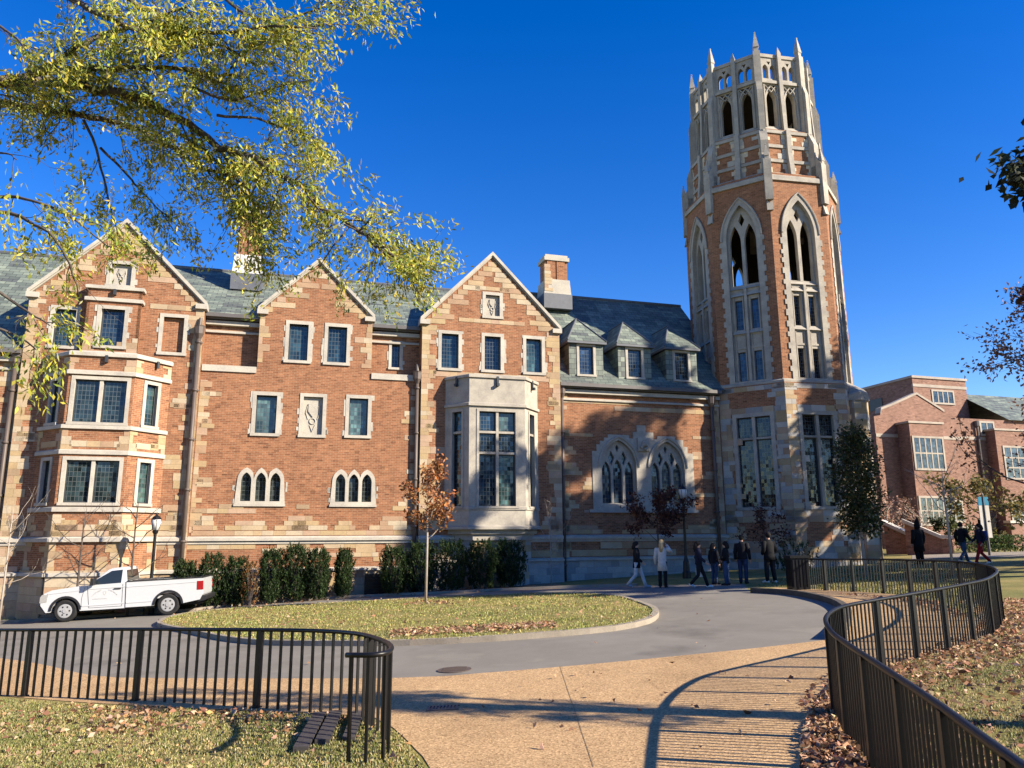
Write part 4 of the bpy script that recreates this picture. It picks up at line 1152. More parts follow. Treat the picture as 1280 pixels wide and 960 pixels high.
dk = MB(); dk.X = PC; dk.tube([(0, 0, -.5), (0, 0, 8.9)], PR * .72, 8); dk.build('stair_core', 'dark', P1)
# ------------------------------------------------------------------ the academic building beyond the lawn
AO = Vector((26.125, 56, 0))
ACA = empty('academic_building', AO, R(17), 'pinkish brick academic building with a shouldered gable and flat tower block beyond the lawn', 'building')
w = MB()
gab = [(1.0, -.5), (9.3, -.5), (9.3, 10.95), (8.3, 10.95), (8.3, 11.25), (7.7, 11.5), (5.2, 12.75), (2.7, 11.75), (1.7, 11.4), (1.6, 11.0), (1.0, 10.9)]
w.plate(gab, [], 0, .5); w.box(1.0, 9.3, .5, 9, -.5, 10.4)
w.build('wall', 'brick_far', ACA)
w = MB(); w.box(9.0, 14.7, 4, 16, -.5, 15.1); w.build('tower_block', 'brick_far', ACA)
w = MB(); w.box(9.35, 26, .6, 9, -.5, 11.2); w.build('side_wing', 'brick_far', ACA)
bb = MB(); bb.box(3.0, 6.1, -1.2, -.01, 1.0, 10.3); bb.build('bay', 'brick_far', ACA)
bb = MB(); bb.box(12.2, 15.6, -.3, .58, 1.0, 10.2); bb.build('bay', 'brick_far', ACA)
l = MB((.40, .34, .28))
l.box(1.0, 3.0, -.05, .1, 9.35, 9.6); l.box(6.1, 9.3, -.05, .1, 9.35, 9.6); l.box(9.35, 12.2, .55, .7, 9.5, 9.75); l.box(15.6, 26, .55, .7, 9.5, 9.75); l.box(8.98, 14.72, 3.95, 4.1, 14.35, 14.6); l.box(8.9, 14.8, 3.9, 16.1, 15.1, 15.3)
l.box(1.0, 9.3, -.06, .1, 2.55, 2.8); l.box(9.3, 26, .54, .7, 5.6, 5.8)
for i in range(5, len(gab) - 2):
    a, c = gab[i], gab[i + 1]
    l.add([(a[0], -.06, a[1]), (c[0], -.06, c[1]), (c[0], -.06, c[1] + .18), (a[0], -.06, a[1] + .18), (a[0], .5, a[1]), (c[0], .5, c[1]), (c[0], .5, c[1] + .18), (a[0], .5, a[1] + .18)], [(0, 1, 2, 3)[::-1], (3, 2, 6, 7)[::-1], (4, 5, 6, 7)])
l.box(2.9, 6.2, -1.28, 0, 10.3, 10.45); l.box(12.1, 15.7, -.38, .6, 10.2, 10.35)
l.build('stone_trim', 'lime', ACA)
r = MB(); r.add([(14.6, .3, 11.2), (26, .3, 11.2), (26, 5, 14.2), (14.6, 5, 14.2)], [(0, 1, 2, 3)]); r.add([(26, 9.3, 11.2), (14.6, 9.3, 11.2), (14.6, 5, 14.2), (26, 5, 14.2)], [(0, 1, 2, 3)])
r.add([(-4.5, 2.5, 8.6), (1.0, 2.5, 8.6), (1.0, 6, 11), (-4.5, 6, 11)], [(0, 1, 2, 3)])
r.build('roof', 'slate', ACA)
w = MB(); w.box(-4.5, 1.0, 2.8, 9, -.5, 8.6); w.build('link_wall', 'brick_far', ACA)
def awin(x0, x1, z0, z1, y, nx, nz):
    f = MB((.40, .35, .29)); 
    f.box(x0 - .15, x0, y - .06, y + .05, z0 - .15, z1 + .15); f.box(x1, x1 + .15, y - .06, y + .05, z0 - .15, z1 + .15); f.box(x0, x1, y - .062, y + .05, z1, z1 + .15); f.box(x0, x1, y - .08, y + .05, z0 - .15, z0)
    for i in range(1, nx): xx = x0 + (x1 - x0) * i / nx; f.box(xx - .05, xx + .05, y - .04, y + .05, z0, z1)
    for i in range(1, nz): zz = z0 + (z1 - z0) * i / nz; f.box(x0, x1, y - .038, y + .05, zz - .05, zz + .05)
    o = f.build('window', 'lime', ACA)
    g = MB(random.choice([(.05, .07, .09), (.03, .05, .07)])); g.box(x0, x1, y - .02, y - .005, z0, z1); g.build('pane', 'glass', o)
awin(3.25, 5.85, 6.96, 9.2, -1.2, 5, 2); awin(3.25, 5.85, 2.95, 4.8, -1.2, 5, 2); awin(11.0, 13.1, 13.1, 14.05, 4, 4, 1)
awin(12.9, 14.9, 6.5, 8.85, -.3, 3, 3); awin(11.9, 13.1, 10.0, 10.9, .6, 2, 1); awin(12.9, 14.9, 2.6, 4.6, -.3, 3, 2); awin(17.0, 18.6, 6.6, 8.8, .6, 2, 2)
awin(6.9, 8.3, 3.2, 4.6, 0, 2, 2)
f = MB(); f.X = Matrix.Translation((9.0, 0, 0)) @ Matrix.Rotation(R(-90), 4, 'Z'); f.box(-9.5, -7.5, -.06, .05, 13.0, 14.0); f.build('window', 'frame', ACA)
d = MB(); d.tube([(11.35, .45, 1.0), (11.35, .45, 10.6)], .09, 8); d.tube([(11.35, .45, 10.6), (11.35, .45, 11.0)], .2, 8); d.build('drainpipe', 'gutter', ACA)
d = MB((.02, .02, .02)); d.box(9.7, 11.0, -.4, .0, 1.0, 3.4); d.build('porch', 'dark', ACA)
d = MB(); d.box(11.05, 20, -1.6, -1.2, .5, 3.0); o = d.build('terrace_wall', 'brick_far', ACA)
d = MB((.6, .55, .46)); d.box(10.95, 20.1, -1.7, -1.1, 3.0, 3.18); d.build('coping', 'lime', o)

# two sloping stair walls with stone copings in front of it
for (pa, pb, dist, lab) in [((1104, 652), (1138, 669), 47, 'short brick stair wall with a pale sloping coping next to the tower pier'), ((1130, 651), (1176, 671), 45, 'long brick stair wall with a pale sloping coping behind the hooded person')]:
    A_, B_ = at(*pa, dist), at(*pb, dist - 1.0); dv = B_ - A_; L_ = math.hypot(dv.x, dv.y); zg = gz(A_.x)
    rt = empty('stair_wall', (A_.x, A_.y, zg), math.atan2(dv.y, dv.x), lab, 'stair wall')
    za, zb = A_.z - zg, B_.z - zg
    a = MB(); a.plate([(0, -.5), (L_, -.5), (L_, zb - .1), (0, za - .1)], [], 0, .45); a.box(L_, L_ + .55, -.06, .5, -.5, zb - .12); a.build('wall', 'brick_far', rt)
    a = MB((.55, .51, .45)); a.plate([(-.1, za - .1), (L_, zb - .1), (L_ + .7, zb - .1), (L_ + .7, zb + .06), (L_, zb + .1), (-.1, za + .12)], [], -.2, .6); a.build('coping', 'lime', rt)

# ------------------------------------------------------------------ ground
M['darkkerb'] = mat_ground('shaded_dirty_kerb', [(.3, (.05, .045, .04)), (.7, (.11, .095, .08))], 2, 30)  # shade on the kerb and its dirt both put into this dark colour
g = MB()
xs_ = [-160, XL, 0, XR, 240]; ys_ = [-30, 20, 60, 120, 420]
for i in range(4):
    for k in range(4):
        g.add([(x, y, gz(x)) for x, y in ((xs_[i], ys_[k]), (xs_[i + 1], ys_[k]), (xs_[i + 1], ys_[k + 1]), (xs_[i], ys_[k + 1]))], [(0, 1, 2, 3)])
tag(g.build('ground', 'grass'), 'grassy ground around the hall', 'ground', kind='structure')

def sheet(name, pts, mat, up, label, thick=0):
    """a flat sheet lying on the slope"""
    b = MB(); n0 = len(b.v)
    P = [(p[0], p[1]) for p in pts]
    b.plate(P, [], 0, 0, back=False)
    b.v = [(x, z, SLOPE * x + up) for x, y, z in b.v]
    return tag(b.build(name, mat), label, name.replace('_', ' '), kind='structure')

near_edge = [(1035, 800), (950, 810), (800, 825), (700, 834), (600, 842), (490, 848), (200, 848), (118, 845), (53, 831), (0, 823), (-150, 806), (-300, 797)]
kerb_px = [(938, 741), (985, 744), (1023, 751), (1047, 760), (1056, 772), (1050, 786), (1035, 800)]
far_edge = [(-300, 776), (-100, 778), (0, 779), (45, 777), (150, 770), (242, 764), (300, 757), (430, 748), (560, 742), (640, 738), (760, 733.5), (860, 731), (930, 730)]
G2 = lambda l: [gnd(*p) for p in l]
NE = spline(G2(near_edge), .6); KE = spline(G2(kerb_px), .4); FE = spline(G2(far_edge), 1.0)
asph = FE + KE + NE[1:]
sheet('drive', asph, 'asphalt', .004, 'grey asphalt drive curving round the grass island')

RFR = [(1400, 1052), (1340, 1005), (1280, 958), (1230, 922), (1170, 878), (1110, 838), (1060, 805), (1040, 790), (1032, 775), (1038, 765), (1056, 757), (1093, 750), (1146, 741), (1200, 731), (1230, 724.5), (1243, 718), (1246, 713), (1238, 708), (1218, 704), (1190, 701.6), (1145, 700), (1096, 699), (1040, 699), (1005, 698.5)]
LFR = [(-160, 785.5), (0, 787), (100, 786.5), (203, 786), (284, 786.5), (350, 787), (410, 788.5), (450, 792), (478, 800), (489, 808), (484, 815), (465, 818), (433, 818)]
RH, LH = .97, 1.05
RF = spline([gnd(*p, up=RH) for p in RFR], .05); LF = spline([gnd(*p, up=LH) for p in LFR], .05)
bend = [p for p in RF]
i0 = min(range(len(RF)), key=lambda i: RF[i].x if RF[i].y < 14 else 99)
i1 = max(range(len(RF)), key=lambda i: RF[i].x + (0 if RF[i].y < 20 else -99))
inner = RF[i0:i1:4]
far_lawn = G2([(1228, 776), (1200, 765), (1168, 751), (1130, 745), (1089, 741), (1000, 736), (945, 734)])
left_lawn_edge = G2([(560, 1040), (537, 960), (520, 938), (500, 918), (478, 903), (431, 894), (203, 884), (0, 870), (-300, 840)])
right_strip = G2([(1046, 848), (1022, 880), (1004, 915), (1000, 960), (1012, 1040)])
path = list(reversed(KE + NE[1:])) + [Vector((p.x, p.y, 0)) for p in KE[:1]]
path = list(reversed(NE)) + list(reversed(KE))[1:] + spline(list(reversed(far_lawn)), .8)[1:] + list(reversed(inner)) + spline(right_strip, .5) + spline(left_lawn_edge, .5)
sheet('path', path, 'aggregate', .008, 'tan exposed aggregate path in front of the drive')
sheet('planting_bed', G2([(236, 766), (300, 757.5), (430, 748.5), (560, 742.5), (660, 737.6), (700, 736), (700, 722), (560, 724), (430, 728), (300, 735), (236, 742)]), 'mulch', .006, 'strip of brown mulch under the hedges')
sheet('walkway', G2([(1140, 699), (1400, 693), (1400, 687.5), (1140, 692)]), 'concrete', .008, 'pinkish walkway across the lawn in the distance')

# island: kerb ring and a slightly crowned lawn
isl = spline(G2([(196, 783), (216, 773), (260, 766), (330, 761), (400, 757.5), (520, 751), (640, 746), (720, 745), (775, 749), (812, 760), (824, 769), (812, 780), (770, 789), (700, 796), (620, 802), (540, 806), (487, 808), (427, 808), (337, 807), (284, 802), (240, 793)]), .5, True)
def ring(name, loop, w_, h_, mat, label, closed=True):
    b = MB(); n = len(loop)
    cx = sum(p.x for p in loop) / n; cy = sum(p.y for p in loop) / n
    rows = []
    for i, p in enumerate(loop):
        a = loop[(i - 1) % n] if closed or i else p; c = loop[(i + 1) % n] if closed or i < n - 1 else p
        d = (c - a); d.z = 0; d.normalize(); nrm = Vector((d.y, -d.x, 0))
        z = SLOPE * p.x
        rows.append([(p.x, p.y, z - .05), (p.x, p.y, z + h_), (p.x - nrm.x * w_, p.y - nrm.y * w_, z + h_), (p.x - nrm.x * w_, p.y - nrm.y * w_, z - .05)])
    vs = [q for r_ in rows for q in r_]; fs = []
    for i in range(n if closed else n - 1):
        k = (i + 1) % n
        for j in range(3): fs.append((i * 4 + j, i * 4 + j + 1, k * 4 + j + 1, k * 4 + j))
    b.add(vs, fs)
    return tag(b.build(name, mat), label, 'kerb', kind='structure')
def area(l): return sum(l[i].x * l[(i + 1) % len(l)].y - l[(i + 1) % len(l)].x * l[i].y for i in range(len(l)))
if area(isl) < 0: isl.reverse()
ring('kerb', isl, -.0 + .16, .12, 'concrete', 'low stone kerb round the grass island')
b = MB(); b.plate([(p.x, p.y) for p in isl], [], 0, 0, back=False)
b.v = [(x, z, SLOPE * x + .10) for x, y, z in b.v]
tag(b.build('lawn', 'grass'), 'grass of the island inside the kerb', 'lawn', kind='structure')
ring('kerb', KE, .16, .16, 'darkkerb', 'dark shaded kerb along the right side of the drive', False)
ring('kerb', FE[2:-4], .14, .1, 'concrete', 'far kerb of the drive below the hall', False)

M['aggjoint'] = mat_simple('path_joint', (.24, .17, .10), .9, .1)
for (pa, pb) in [((700, 834), (742, 960)), ((700, 834), (1030, 862)), ((300, 848), (262, 886)), ((120, 846), (40, 872))]:
    A_, B_ = gnd(*pa), gnd(*pb); n_ = (B_ - A_).to_2d().orthogonal().normalized() * .0035
    sheet('path_joint', [(A_.x - n_.x, A_.y - n_.y), (B_.x - n_.x, B_.y - n_.y), (B_.x + n_.x, B_.y + n_.y), (A_.x + n_.x, A_.y + n_.y)], 'aggjoint', .012, 'thin sawn joint across the tan path')
# iron covers in the paving
c = MB(); p = gnd(568, 838); c.X = Matrix.Translation((p.x, p.y, p.z + .012)) @ Matrix.Rotation(math.atan(SLOPE), 4, 'Y').inverted()
c.tube([(0, 0, -.004), (0, 0, .006)], .29, 24)
for k in range(-3, 4): c.box(-.2, .2, k * .06 - .015, k * .06 + .015, .006, .012)
tag(c.build('manhole_cover', 'pipe'), 'round iron manhole cover in the asphalt', 'manhole cover')
c = MB(); p = gnd(553, 886.5); c.X = Matrix.Translation((p.x, p.y, p.z + .014)) @ Matrix.Rotation(math.atan(SLOPE), 4, 'Y').inverted()
for k in range(9): c.box(-.19 + k * .045, -.165 + k * .045, -.1, .1, -.004, .01)
c.box(-.2, .22, -.12, -.1, -.004, .01); c.box(-.2, .22, .1, .12, -.004, .01)
tag(c.build('drain_cover', 'gutter'), 'small rectangular drain grating in the tan path', 'drain cover')

# ------------------------------------------------------------------ iron fences
def fence(name, line, H, label, pick=.135, per=12, pw=.0105):
    root = empty(name, (line[len(line) // 2].x, line[len(line) // 2].y, gz(line[len(line) // 2].x)), 0, label, 'fence')
    off = Vector(root.location)
    S = [0]
    for i in range(1, len(line)): S.append(S[-1] + (line[i] - line[i - 1]).to_2d().length)
    def pt(s_):
        import bisect
        i = max(1, min(len(S) - 1, bisect.bisect_left(S, s_))); t = (s_ - S[i - 1]) / max(1e-6, S[i] - S[i - 1])
        p = line[i - 1].lerp(line[i], t); d = (line[i] - line[i - 1]).to_2d().normalized()
        return Vector((p.x, p.y, gz(p.x))) - off, math.atan2(d.y, d.x)
    r = MB(); n = int(S[-1] / .08)
    P = [pt(S[-1] * i / n) for i in range(n + 1)]
    prof = [(-.028, H - .010), (-.028, H + .004), (-.018, H + .016), (0, H + .021), (.018, H + .016), (.028, H + .004), (.028, H - .010), (.017, H - .03), (-.017, H - .03)]
    vs = []; fs = []; m = len(prof)
    for p, a in P:
        nx, ny = -math.sin(a), math.cos(a)
        vs += [(p.x + nx * q, p.y + ny * q, p.z + z) for q, z in prof]
    for i in range(n):
        for j in range(m): fs.append((i * m + j, (i + 1) * m + j, (i + 1) * m + (j + 1) % m, i * m + (j + 1) % m))
    fs += [tuple(range(m)), tuple(reversed(range(n * m, n * m + m)))]
    r.add(vs, fs); r.build('top_rail', 'iron', root, True)
    np_ = int(S[-1] / pick); cur = MB()
    for i in range(np_ + 1):
        p, a = pt(min(S[-1], i * pick + .03)); X = Matrix.Translation(p) @ Matrix.Rotation(a, 4, 'Z')
        if i % per == 0:
            q = MB(); q.X = X; q.box(-.04, .04, -.035, .035, -.1, H - .02); q.box(-.06, .06, -.05, .05, -.1, .03); q.build('post', 'iron', root)
            if cur.v: cur.build('picket_panel', 'iron', root)
            cur = MB()
        else:
            cur.X = X; cur.box(-pw, pw, -pw, pw, -.05, H - .02)
    if cur.v: cur.build('picket_panel', 'iron', root)
    return root
fence('iron_fence', LF, LH, 'black iron picket fence whose end curls round on the left lawn', pick=.2, per=12, pw=.015)
fence('iron_fence', RF, RH, 'black iron picket fence winding in an S beside the leaf strewn lawn', pick=.105, per=10, pw=.0105)
# dark gate posts at the far end
p = RF[-1]
c = MB(); c.X = Matrix.Translation((p.x - .25, p.y, gz(p.x)))
c.box(-.28, .28, -.28, .28, -.1, 1.0); c.box(-.32, .32, -.32, .32, 1.0, 1.08)
for k in range(5): c.box(-.3, -.28, -.24 + k * .11, -.2 + k * .11, .1, .95); c.box(-.24 + k * .11, -.2 + k * .11, -.3, -.28, .1, .95)
tag(c.build('litter_bin', 'iron'), 'square black slatted bin at the far end of the winding fence', 'bin')

M['gmetal'] = mat_simple('weathered_steel', (.055, .05, .048), .5, .4, 0, .3, 8)
# slatted metal grating lying by the fence end
p = gnd(408, 925); ang = R(78)
root = empty('metal_grating', p, 0, 'low dark slatted metal grating lying in the grass by the fence end', 'grating')
a0 = gnd(392, 950); a1 = gnd(418, 900)
d = (a1 - a0); ang = math.atan2(d.y, d.x); ln = 1.5
for i, (o_, w_, cut) in enumerate([(-.0, .16, 0), (-.19, .16, .25), (-.46, .14, .3)]):
    b = MB(); b.X = Matrix.Rotation(ang, 4, 'Z') @ Matrix.Translation((-.55, o_ + .12, -.025)) @ Matrix.Rotation(R(-1.5), 4, 'Y')
    k = cut
    while k < ln: b.box(k, k + .085, 0, w_, .075, .10); k += .1
    b.box(cut, ln, .01, .03, .03, .075); b.box(cut, ln, w_ - .03, w_ - .01, .03, .075); b.box(cut, cut + .03, 0, w_, -.02, .075); b.box(ln - .05, ln - .02, 0, w_, -.02, .075)
    b.build('slat_panel', 'gmetal', root)

# ------------------------------------------------------------------ street lamps and banner post
def fac_pt(px, off):
    d = ray(px, 668); X = HALL.matrix_basis.inverted(); o = X @ CAMP; dd = X.to_3x3() @ d
    t = (-off - o.y) / dd.y; p = CAMP + d * t
    return Vector((p.x, p.y, gz(p.x)))
def street_lamp(pos, H, label):
    root = empty('street_lamp', pos, 0, label, 'street lamp', 'black post lamps along the hall')
    b = MB(); b.lathe([(.19, -.1), (.19, .25), (.15, .3), (.13, .7), (.09, .8), (.065, .95), (.055, H - .75), (.09, H - .72), (.11, H - .62), (.06, H - .58)]); b.build('post', 'iron', root, False)
    b = MB((.75, .74, .7)); b.lathe([(.11, H - .6), (.19, H - .3), (.18, H - .2), (.12, H - .12)], n=10); b.build('lantern', 'lime', root, True)
    b = MB(); b.lathe([(.2, H - .2), (.13, H - .1), (.05, H - .04), (.03, H), (.01, H + .08)], n=10)
    for k in range(6):
        t = k * math.pi / 3; b.tube([(.12 * math.cos(t), .12 * math.sin(t), H - .6), (.195 * math.cos(t), .195 * math.sin(t), H - .22)], .012, 4)
    b.build('cap', 'iron', root)
def lamp_px(px, ytop, off, label):
    p = fac_pt(px, off); d = ray(px, ytop); t = p.y / d.y; street_lamp(p, CAMP.z + d.z * t - p.z - .08, label)
lamp_px(856, 604, 3.6, 'black lamp post with a white lantern among the gathered people')
lamp_px(194, 640, 2.4, 'black lamp post with a white lantern behind the white pickup')
p = gnd(1234, 684); H = 3.0
root = empty('banner_post', at(1234, 668, 40) * 1, 0, 'slim post carrying two pale banners with blue tops beyond the walking pair', 'banner post')
root.location.z = gz(root.location.x)
b = MB(); b.lathe([(.07, -.1), (.05, 3.1), (.02, 3.2)], n=8); b.build('post', 'gutter', root)
for sx in (-1, 1):
    b = MB((.8, .8, .78)); b.box(sx * .06, sx * .26, -.012, .012, .9, 2.55); o = b.build('banner', 'trimwhite', root)
    b = MB(); b.box(sx * .055, sx * .27, -.02, .02, 2.552, 2.98); b.build('banner_top', mat_simple('teal_%d' % (sx + 1), (.03, .22, .36), .6), o)

# ------------------------------------------------------------------ white pickup truck
tp0 = gnd(80, 778); yaw = R(11)
truck = empty('pickup_truck', tp0, 0, 'white single cab pickup truck parked on the drive in front of the hall', 'truck')
truck.rotation_mode = 'XYZ'
truck.rotation_euler = (Matrix.Rotation(yaw, 3, 'Z') @ Matrix.Rotation(-math.atan(SLOPE * math.cos(yaw)), 3, 'Y')).to_euler()
paint = mat_simple('white_paint', (.52, .53, .54), .3, .5, 0, .02, 2, 0, .6)
blackp = mat_simple('black_plastic', (.018, .018, .02), .5, .4, 0, .15, 8)
rub = mat_simple('tyre_rubber', (.022, .022, .022), .85, .2, 0, .2, 10)
steel = mat_simple('wheel_steel', (.34, .34, .34), .4, .5, 0, .08, 5)
carg = mat_simple('car_glass', (.018, .025, .03), .06, .6, 0, .1, 2, 0)
redl = mat_simple('tail_light_red', (.28, .008, .012), .2, .5, 0, .05, 3, 0)
clear = mat_simple('head_light_clear', (.5, .5, .5), .1, .6, .4, .05, 3, 0)
WB, WRr, Wd = 3.41, .385, 1.98
def arc(cx, r, a0, a1, n=10): return [(cx + r * math.cos(R(a0 + (a1 - a0) * i / n)), .37 + r * math.sin(R(a0 + (a1 - a0) * i / n))) for i in range(n + 1)]
b = MB()
side = [(-.80, .62), (-.62, .36), (-.47, .36)] + arc(0, .47, 178, 2, 12) + [(.5, .36), (1.96, .36), (1.96, 1.25), (.72, 1.22), (.3, 1.20), (-.45, 1.12), (-.70, 1.02), (-.80, .86)]
b.plate(side, [], 0, Wd)
b.build('body', paint, truck, bevel=.035)
# bed: two sides, floor, tailgate
b = MB()
bs_ = [(1.985, .38), (2.93, .38)] + arc(WB, .47, 178, 2, 12) + [(3.9, .40), (4.50, .50), (4.56, .62), (4.58, 1.28), (1.985, 1.26)]
b.plate(bs_, [], 0, .09); b.plate(bs_, [], Wd - .09, Wd)
b.box(1.985, 4.55, .09, Wd - .09, .62, .72); b.box(1.985, 2.03, .09, Wd - .09, .72, 1.26)
b.build('bed', paint, truck, bevel=.02)
b = MB(); b.box(4.52, 4.58, .1, Wd - .1, .66, 1.26); b.build('tailgate', paint, truck, bevel=.02)
b = MB(); b.box(1.99, 4.6, -.012, .11, 1.262, 1.30); b.box(1.99, 4.6, Wd - .11, Wd + .012, 1.262, 1.30); b.box(4.5, 4.6, .11, Wd - .11, 1.262, 1.30); b.box(2.05, 4.5, .095, Wd - .095, .725, .76); b.build('bed_liner', blackp, truck)
# cab upper
def lerp3(a, c, t): return tuple(a[i] + (c[i] - a[i]) * t for i in range(3))
b = MB()
lo = [(.70, .05, 1.20), (1.97, .05, 1.23), (1.97, Wd - .05, 1.23), (.70, Wd - .05, 1.20)]
hi_ = [(1.30, .193, 1.72), (1.88, .20, 1.76), (1.88, Wd - .20, 1.76), (1.30, Wd - .193, 1.72)]
tp = [(1.42, .32, 1.775), (1.82, .30, 1.80), (1.82, Wd - .30, 1.80), (1.42, Wd - .32, 1.775)]
b.add(lo + hi_ + tp, [(0, 1, 5, 4), (1, 2, 6, 5), (2, 3, 7, 6), (3, 0, 4, 7), (4, 5, 9, 8), (5, 6, 10, 9), (6, 7, 11, 10), (7, 4, 8, 11), (8, 9, 10, 11)])
b.build('cab', paint, truck, bevel=.03)
def onquad(q, pts, off):
    a, c, d, e = [Vector(x) for x in q]; n = (c - a).cross(e - a).normalized()
    return [tuple(a * (1 - u) * (1 - v) + c * u * (1 - v) + d * u * v + e * (1 - u) * v + n * off) for u, v in pts]
def glassp(name, q, pts, off=.012, mat=carg):
    b = MB(); n = len(pts); b.add(onquad(q, pts, off) + onquad(q, pts, off - .02), [tuple(range(n))] + [(i, i + n, (i + 1) % n + n, (i + 1) % n) for i in range(n)]); return b.build(name, mat, truck)
Lq = (lo[0], lo[1], hi_[1], hi_[0]); Rq = (lo[2], lo[3], hi_[3], hi_[2])
glassp('side_window', Lq, [(.0, .02), (.86, .02), (.86, .90), (.30, .90), (.02, .36)]); glassp('side_window', Rq, [(.14, .02), (1, .02), (.98, .36), (.7, .9), (.14, .9)])
glassp('windscreen', (lo[3], lo[0], hi_[0], hi_[3]), [(.05, .08), (.95, .08), (.92, .92), (.08, .92)]); glassp('rear_window', (lo[1], lo[2], hi_[2], hi_[1]), [(.08, .12), (.92, .12), (.92, .85), (.08, .85)])
# door seams, handle, mirror, trim
b = MB((.2, .2, .2)); 
for pts in ([(.78, .44), (.74, .8), (.70, 1.2)], [(1.86, .44), (1.87, 1.2)], [(.78, .44), (1.86, .44)]): b.tube([(x, -.001, z) for x, z in pts], .007, 4)
b.tube([(1.972, -.002, .38), (1.972, -.002, 1.25)], .01, 4); b.tube([(.02 + .5, -.001, .47), (.53, -.001, .8), (.62, -.001, 1.16)], .006, 4); b.build('door_seam', blackp, truck)
b = MB(); b.plate([(-.58, .985), (.7, 1.075), (1.96, 1.10), (1.96, 1.125), (.7, 1.10), (-.58, 1.01)], [], -.012, .0); b.plate([(.55, .5), (1.94, .52), (1.94, .56), (.55, .54)], [], -.014, 0); b.build('body_crease', paint, truck)
b = MB(); b.plate([(2.0, 1.08), (4.36, 1.12), (4.36, 1.145), (2.0, 1.105)], [], -.012, 0); b.plate([(2.0, .52), (2.86, .53), (2.86, .57), (2.0, .56)], [], -.014, 0); b.build('bed_crease', paint, truck)
b = MB(); b.box(1.58, 1.82, -.035, -.002, 1.035, 1.075); b.build('door_handle', blackp, truck, bevel=.01)
for y0, sg in ((-.0, -1), (Wd, 1)):
    b = MB(); yy = y0 + sg * .18; b.tube([(.95, y0, 1.26), (.93, yy, 1.28)], .025, 6); b.box(.86, .98, yy - .1, yy + .1, 1.22, 1.46); b.build('wing_mirror', blackp, truck, bevel=.03)
for cx in (0, WB):
    for y0, sg in ((0, -1), (Wd, 1)):
        b = MB(); o_ = arc(cx, .53, 176, 4, 14); i_ = arc(cx, .455, 4, 176, 14)
        b.plate(o_ + i_, [], y0 - .02 if sg < 0 else y0 - .03, y0 + .03 if sg < 0 else y0 + .02); b.build('wheel_arch', blackp, truck)
        w_ = MB(); yc = y0 - sg * .13
        w_.X = Matrix.Translation((cx, yc, WRr)) @ Matrix.Rotation(R(90), 4, 'X')
        prof = [(.24, -.115), (.33, -.125), (.375, -.10), (WRr, -.06), (WRr, .06), (.375, .10), (.33, .125), (.24, .115)]
        w_.loft([((0, 0, z), r_, r_) for r_, z in prof], 28, cap=False); o = w_.build('wheel', rub, truck)
        r_ = MB(); r_.X = Matrix.Translation((cx, yc + sg * .085, WRr)) @ Matrix.Rotation(R(90), 4, 'X')
        r_.tube([(0, 0, -.03), (0, 0, -.022), (0, 0, .022), (0, 0, .03)], [.2, .248, .248, .2], 24)
        r_.tube([(0, 0, -.05), (0, 0, .05)], .075, 12); r_.build('rim', steel, o)
        h_ = MB(); h_.X = r_.X
        for k in range(6):
            t = k * math.pi / 3; h_.tube([(.15 * math.cos(t), .15 * math.sin(t), -.034), (.15 * math.cos(t), .15 * math.sin(t), .034)], .03, 8)
        h_.build('wheel_hole', blackp, o)
b = MB(); b.plate([(-.90, .34), (-.6, .30), (-.55, .62), (-.84, .66), (-.92, .6)], [], .02, Wd - .02); b.build('front_bumper', blackp, truck, bevel=.03)
b = MB(); b.box(-.835, -.79, .3, Wd - .3, .66, 1.0); 
b.build('grille', blackp, truck)
for y0 in (.0, Wd - .3):
    b = MB(); b.plate([(-.83, .70), (-.60, .72), (-.56, .98), (-.76, .98), (-.82, .9)], [], y0 - .008 if y0 == 0 else y0, y0 + .3 if y0 == 0 else y0 + .308); b.build('headlight', clear, truck)
b = MB(); b.plate([(4.42, .42), (4.68, .46), (4.70, .62), (4.5, .64)], [], .05, Wd - .05); b.build('rear_bumper', blackp, truck, bevel=.03)
for y0 in (-.008, Wd - .12):
    b = MB(); b.box(4.38, 4.592, y0, y0 + .128, .84, 1.16); b.build('tail_light', redl, truck, bevel=.012)
b = MB(); b.box(.55, 2.9, .35, Wd - .35, .28, .45); b.box(-.5, 4.4, .6, Wd - .6, .3, .5)
for cx in (0, WB): b.tube([(cx, .1, .38), (cx, Wd - .1, .38)], .06, 6)
b.build('underbody', blackp, truck)
# faded arched lettering and a small shield on the door, too small to read
b = MB((.3, .3, .3))
for sgn in (-1, 1):
    for k in range(8):
        t = R(90 - sgn * (14 + k * 4.6)); cx, cz, rr = 1.28, .42, .62
        x, z = cx + rr * math.cos(t) * .9, cz + rr * math.sin(t)
        X = Matrix.Translation((x, -.0035, z)) @ Matrix.Rotation(-(math.pi / 2 - t) * -1 - 0, 4, 'Y').inverted(); b.X = X
        b.box(-.014, -.006, -.002, .002, -.024, .024); b.box(.004, .012, -.002, .002, -.024, .024) if k % 3 else b.box(-.006, .014, -.002, .002, .012, .022)
b.X = Matrix.Identity(4)
b.plate([(1.22, .98), (1.34, .98), (1.33, .90), (1.28, .85), (1.23, .90)], [[(1.245, .965), (1.315, .965), (1.308, .905), (1.28, .88), (1.252, .905)]], -.005, 0)
for k in range(14): b.box(.88 + k * .035, .905 + k * .035, -.005, 0, .72, .745)
b.build('door_lettering', mat_simple('faded_gold', (.42, .42, .40), .6), truck)
rk = MB((.4, .4, .42))
for yy in (.5, 1.45):
    rk.box(2.05, 2.9, yy, yy + .03, 1.28, 1.31); rk.box(2.05, 2.08, yy, yy + .03, .76, 1.3); rk.box(2.87, 2.9, yy, yy + .03, .76, 1.3)
for k in range(5): rk.box(2.05 + k * .2, 2.08 + k * .2, .5, 1.48, 1.31, 1.33)
rk.box(2.1, 2.8, .3, 1.7, .77, 1.22)
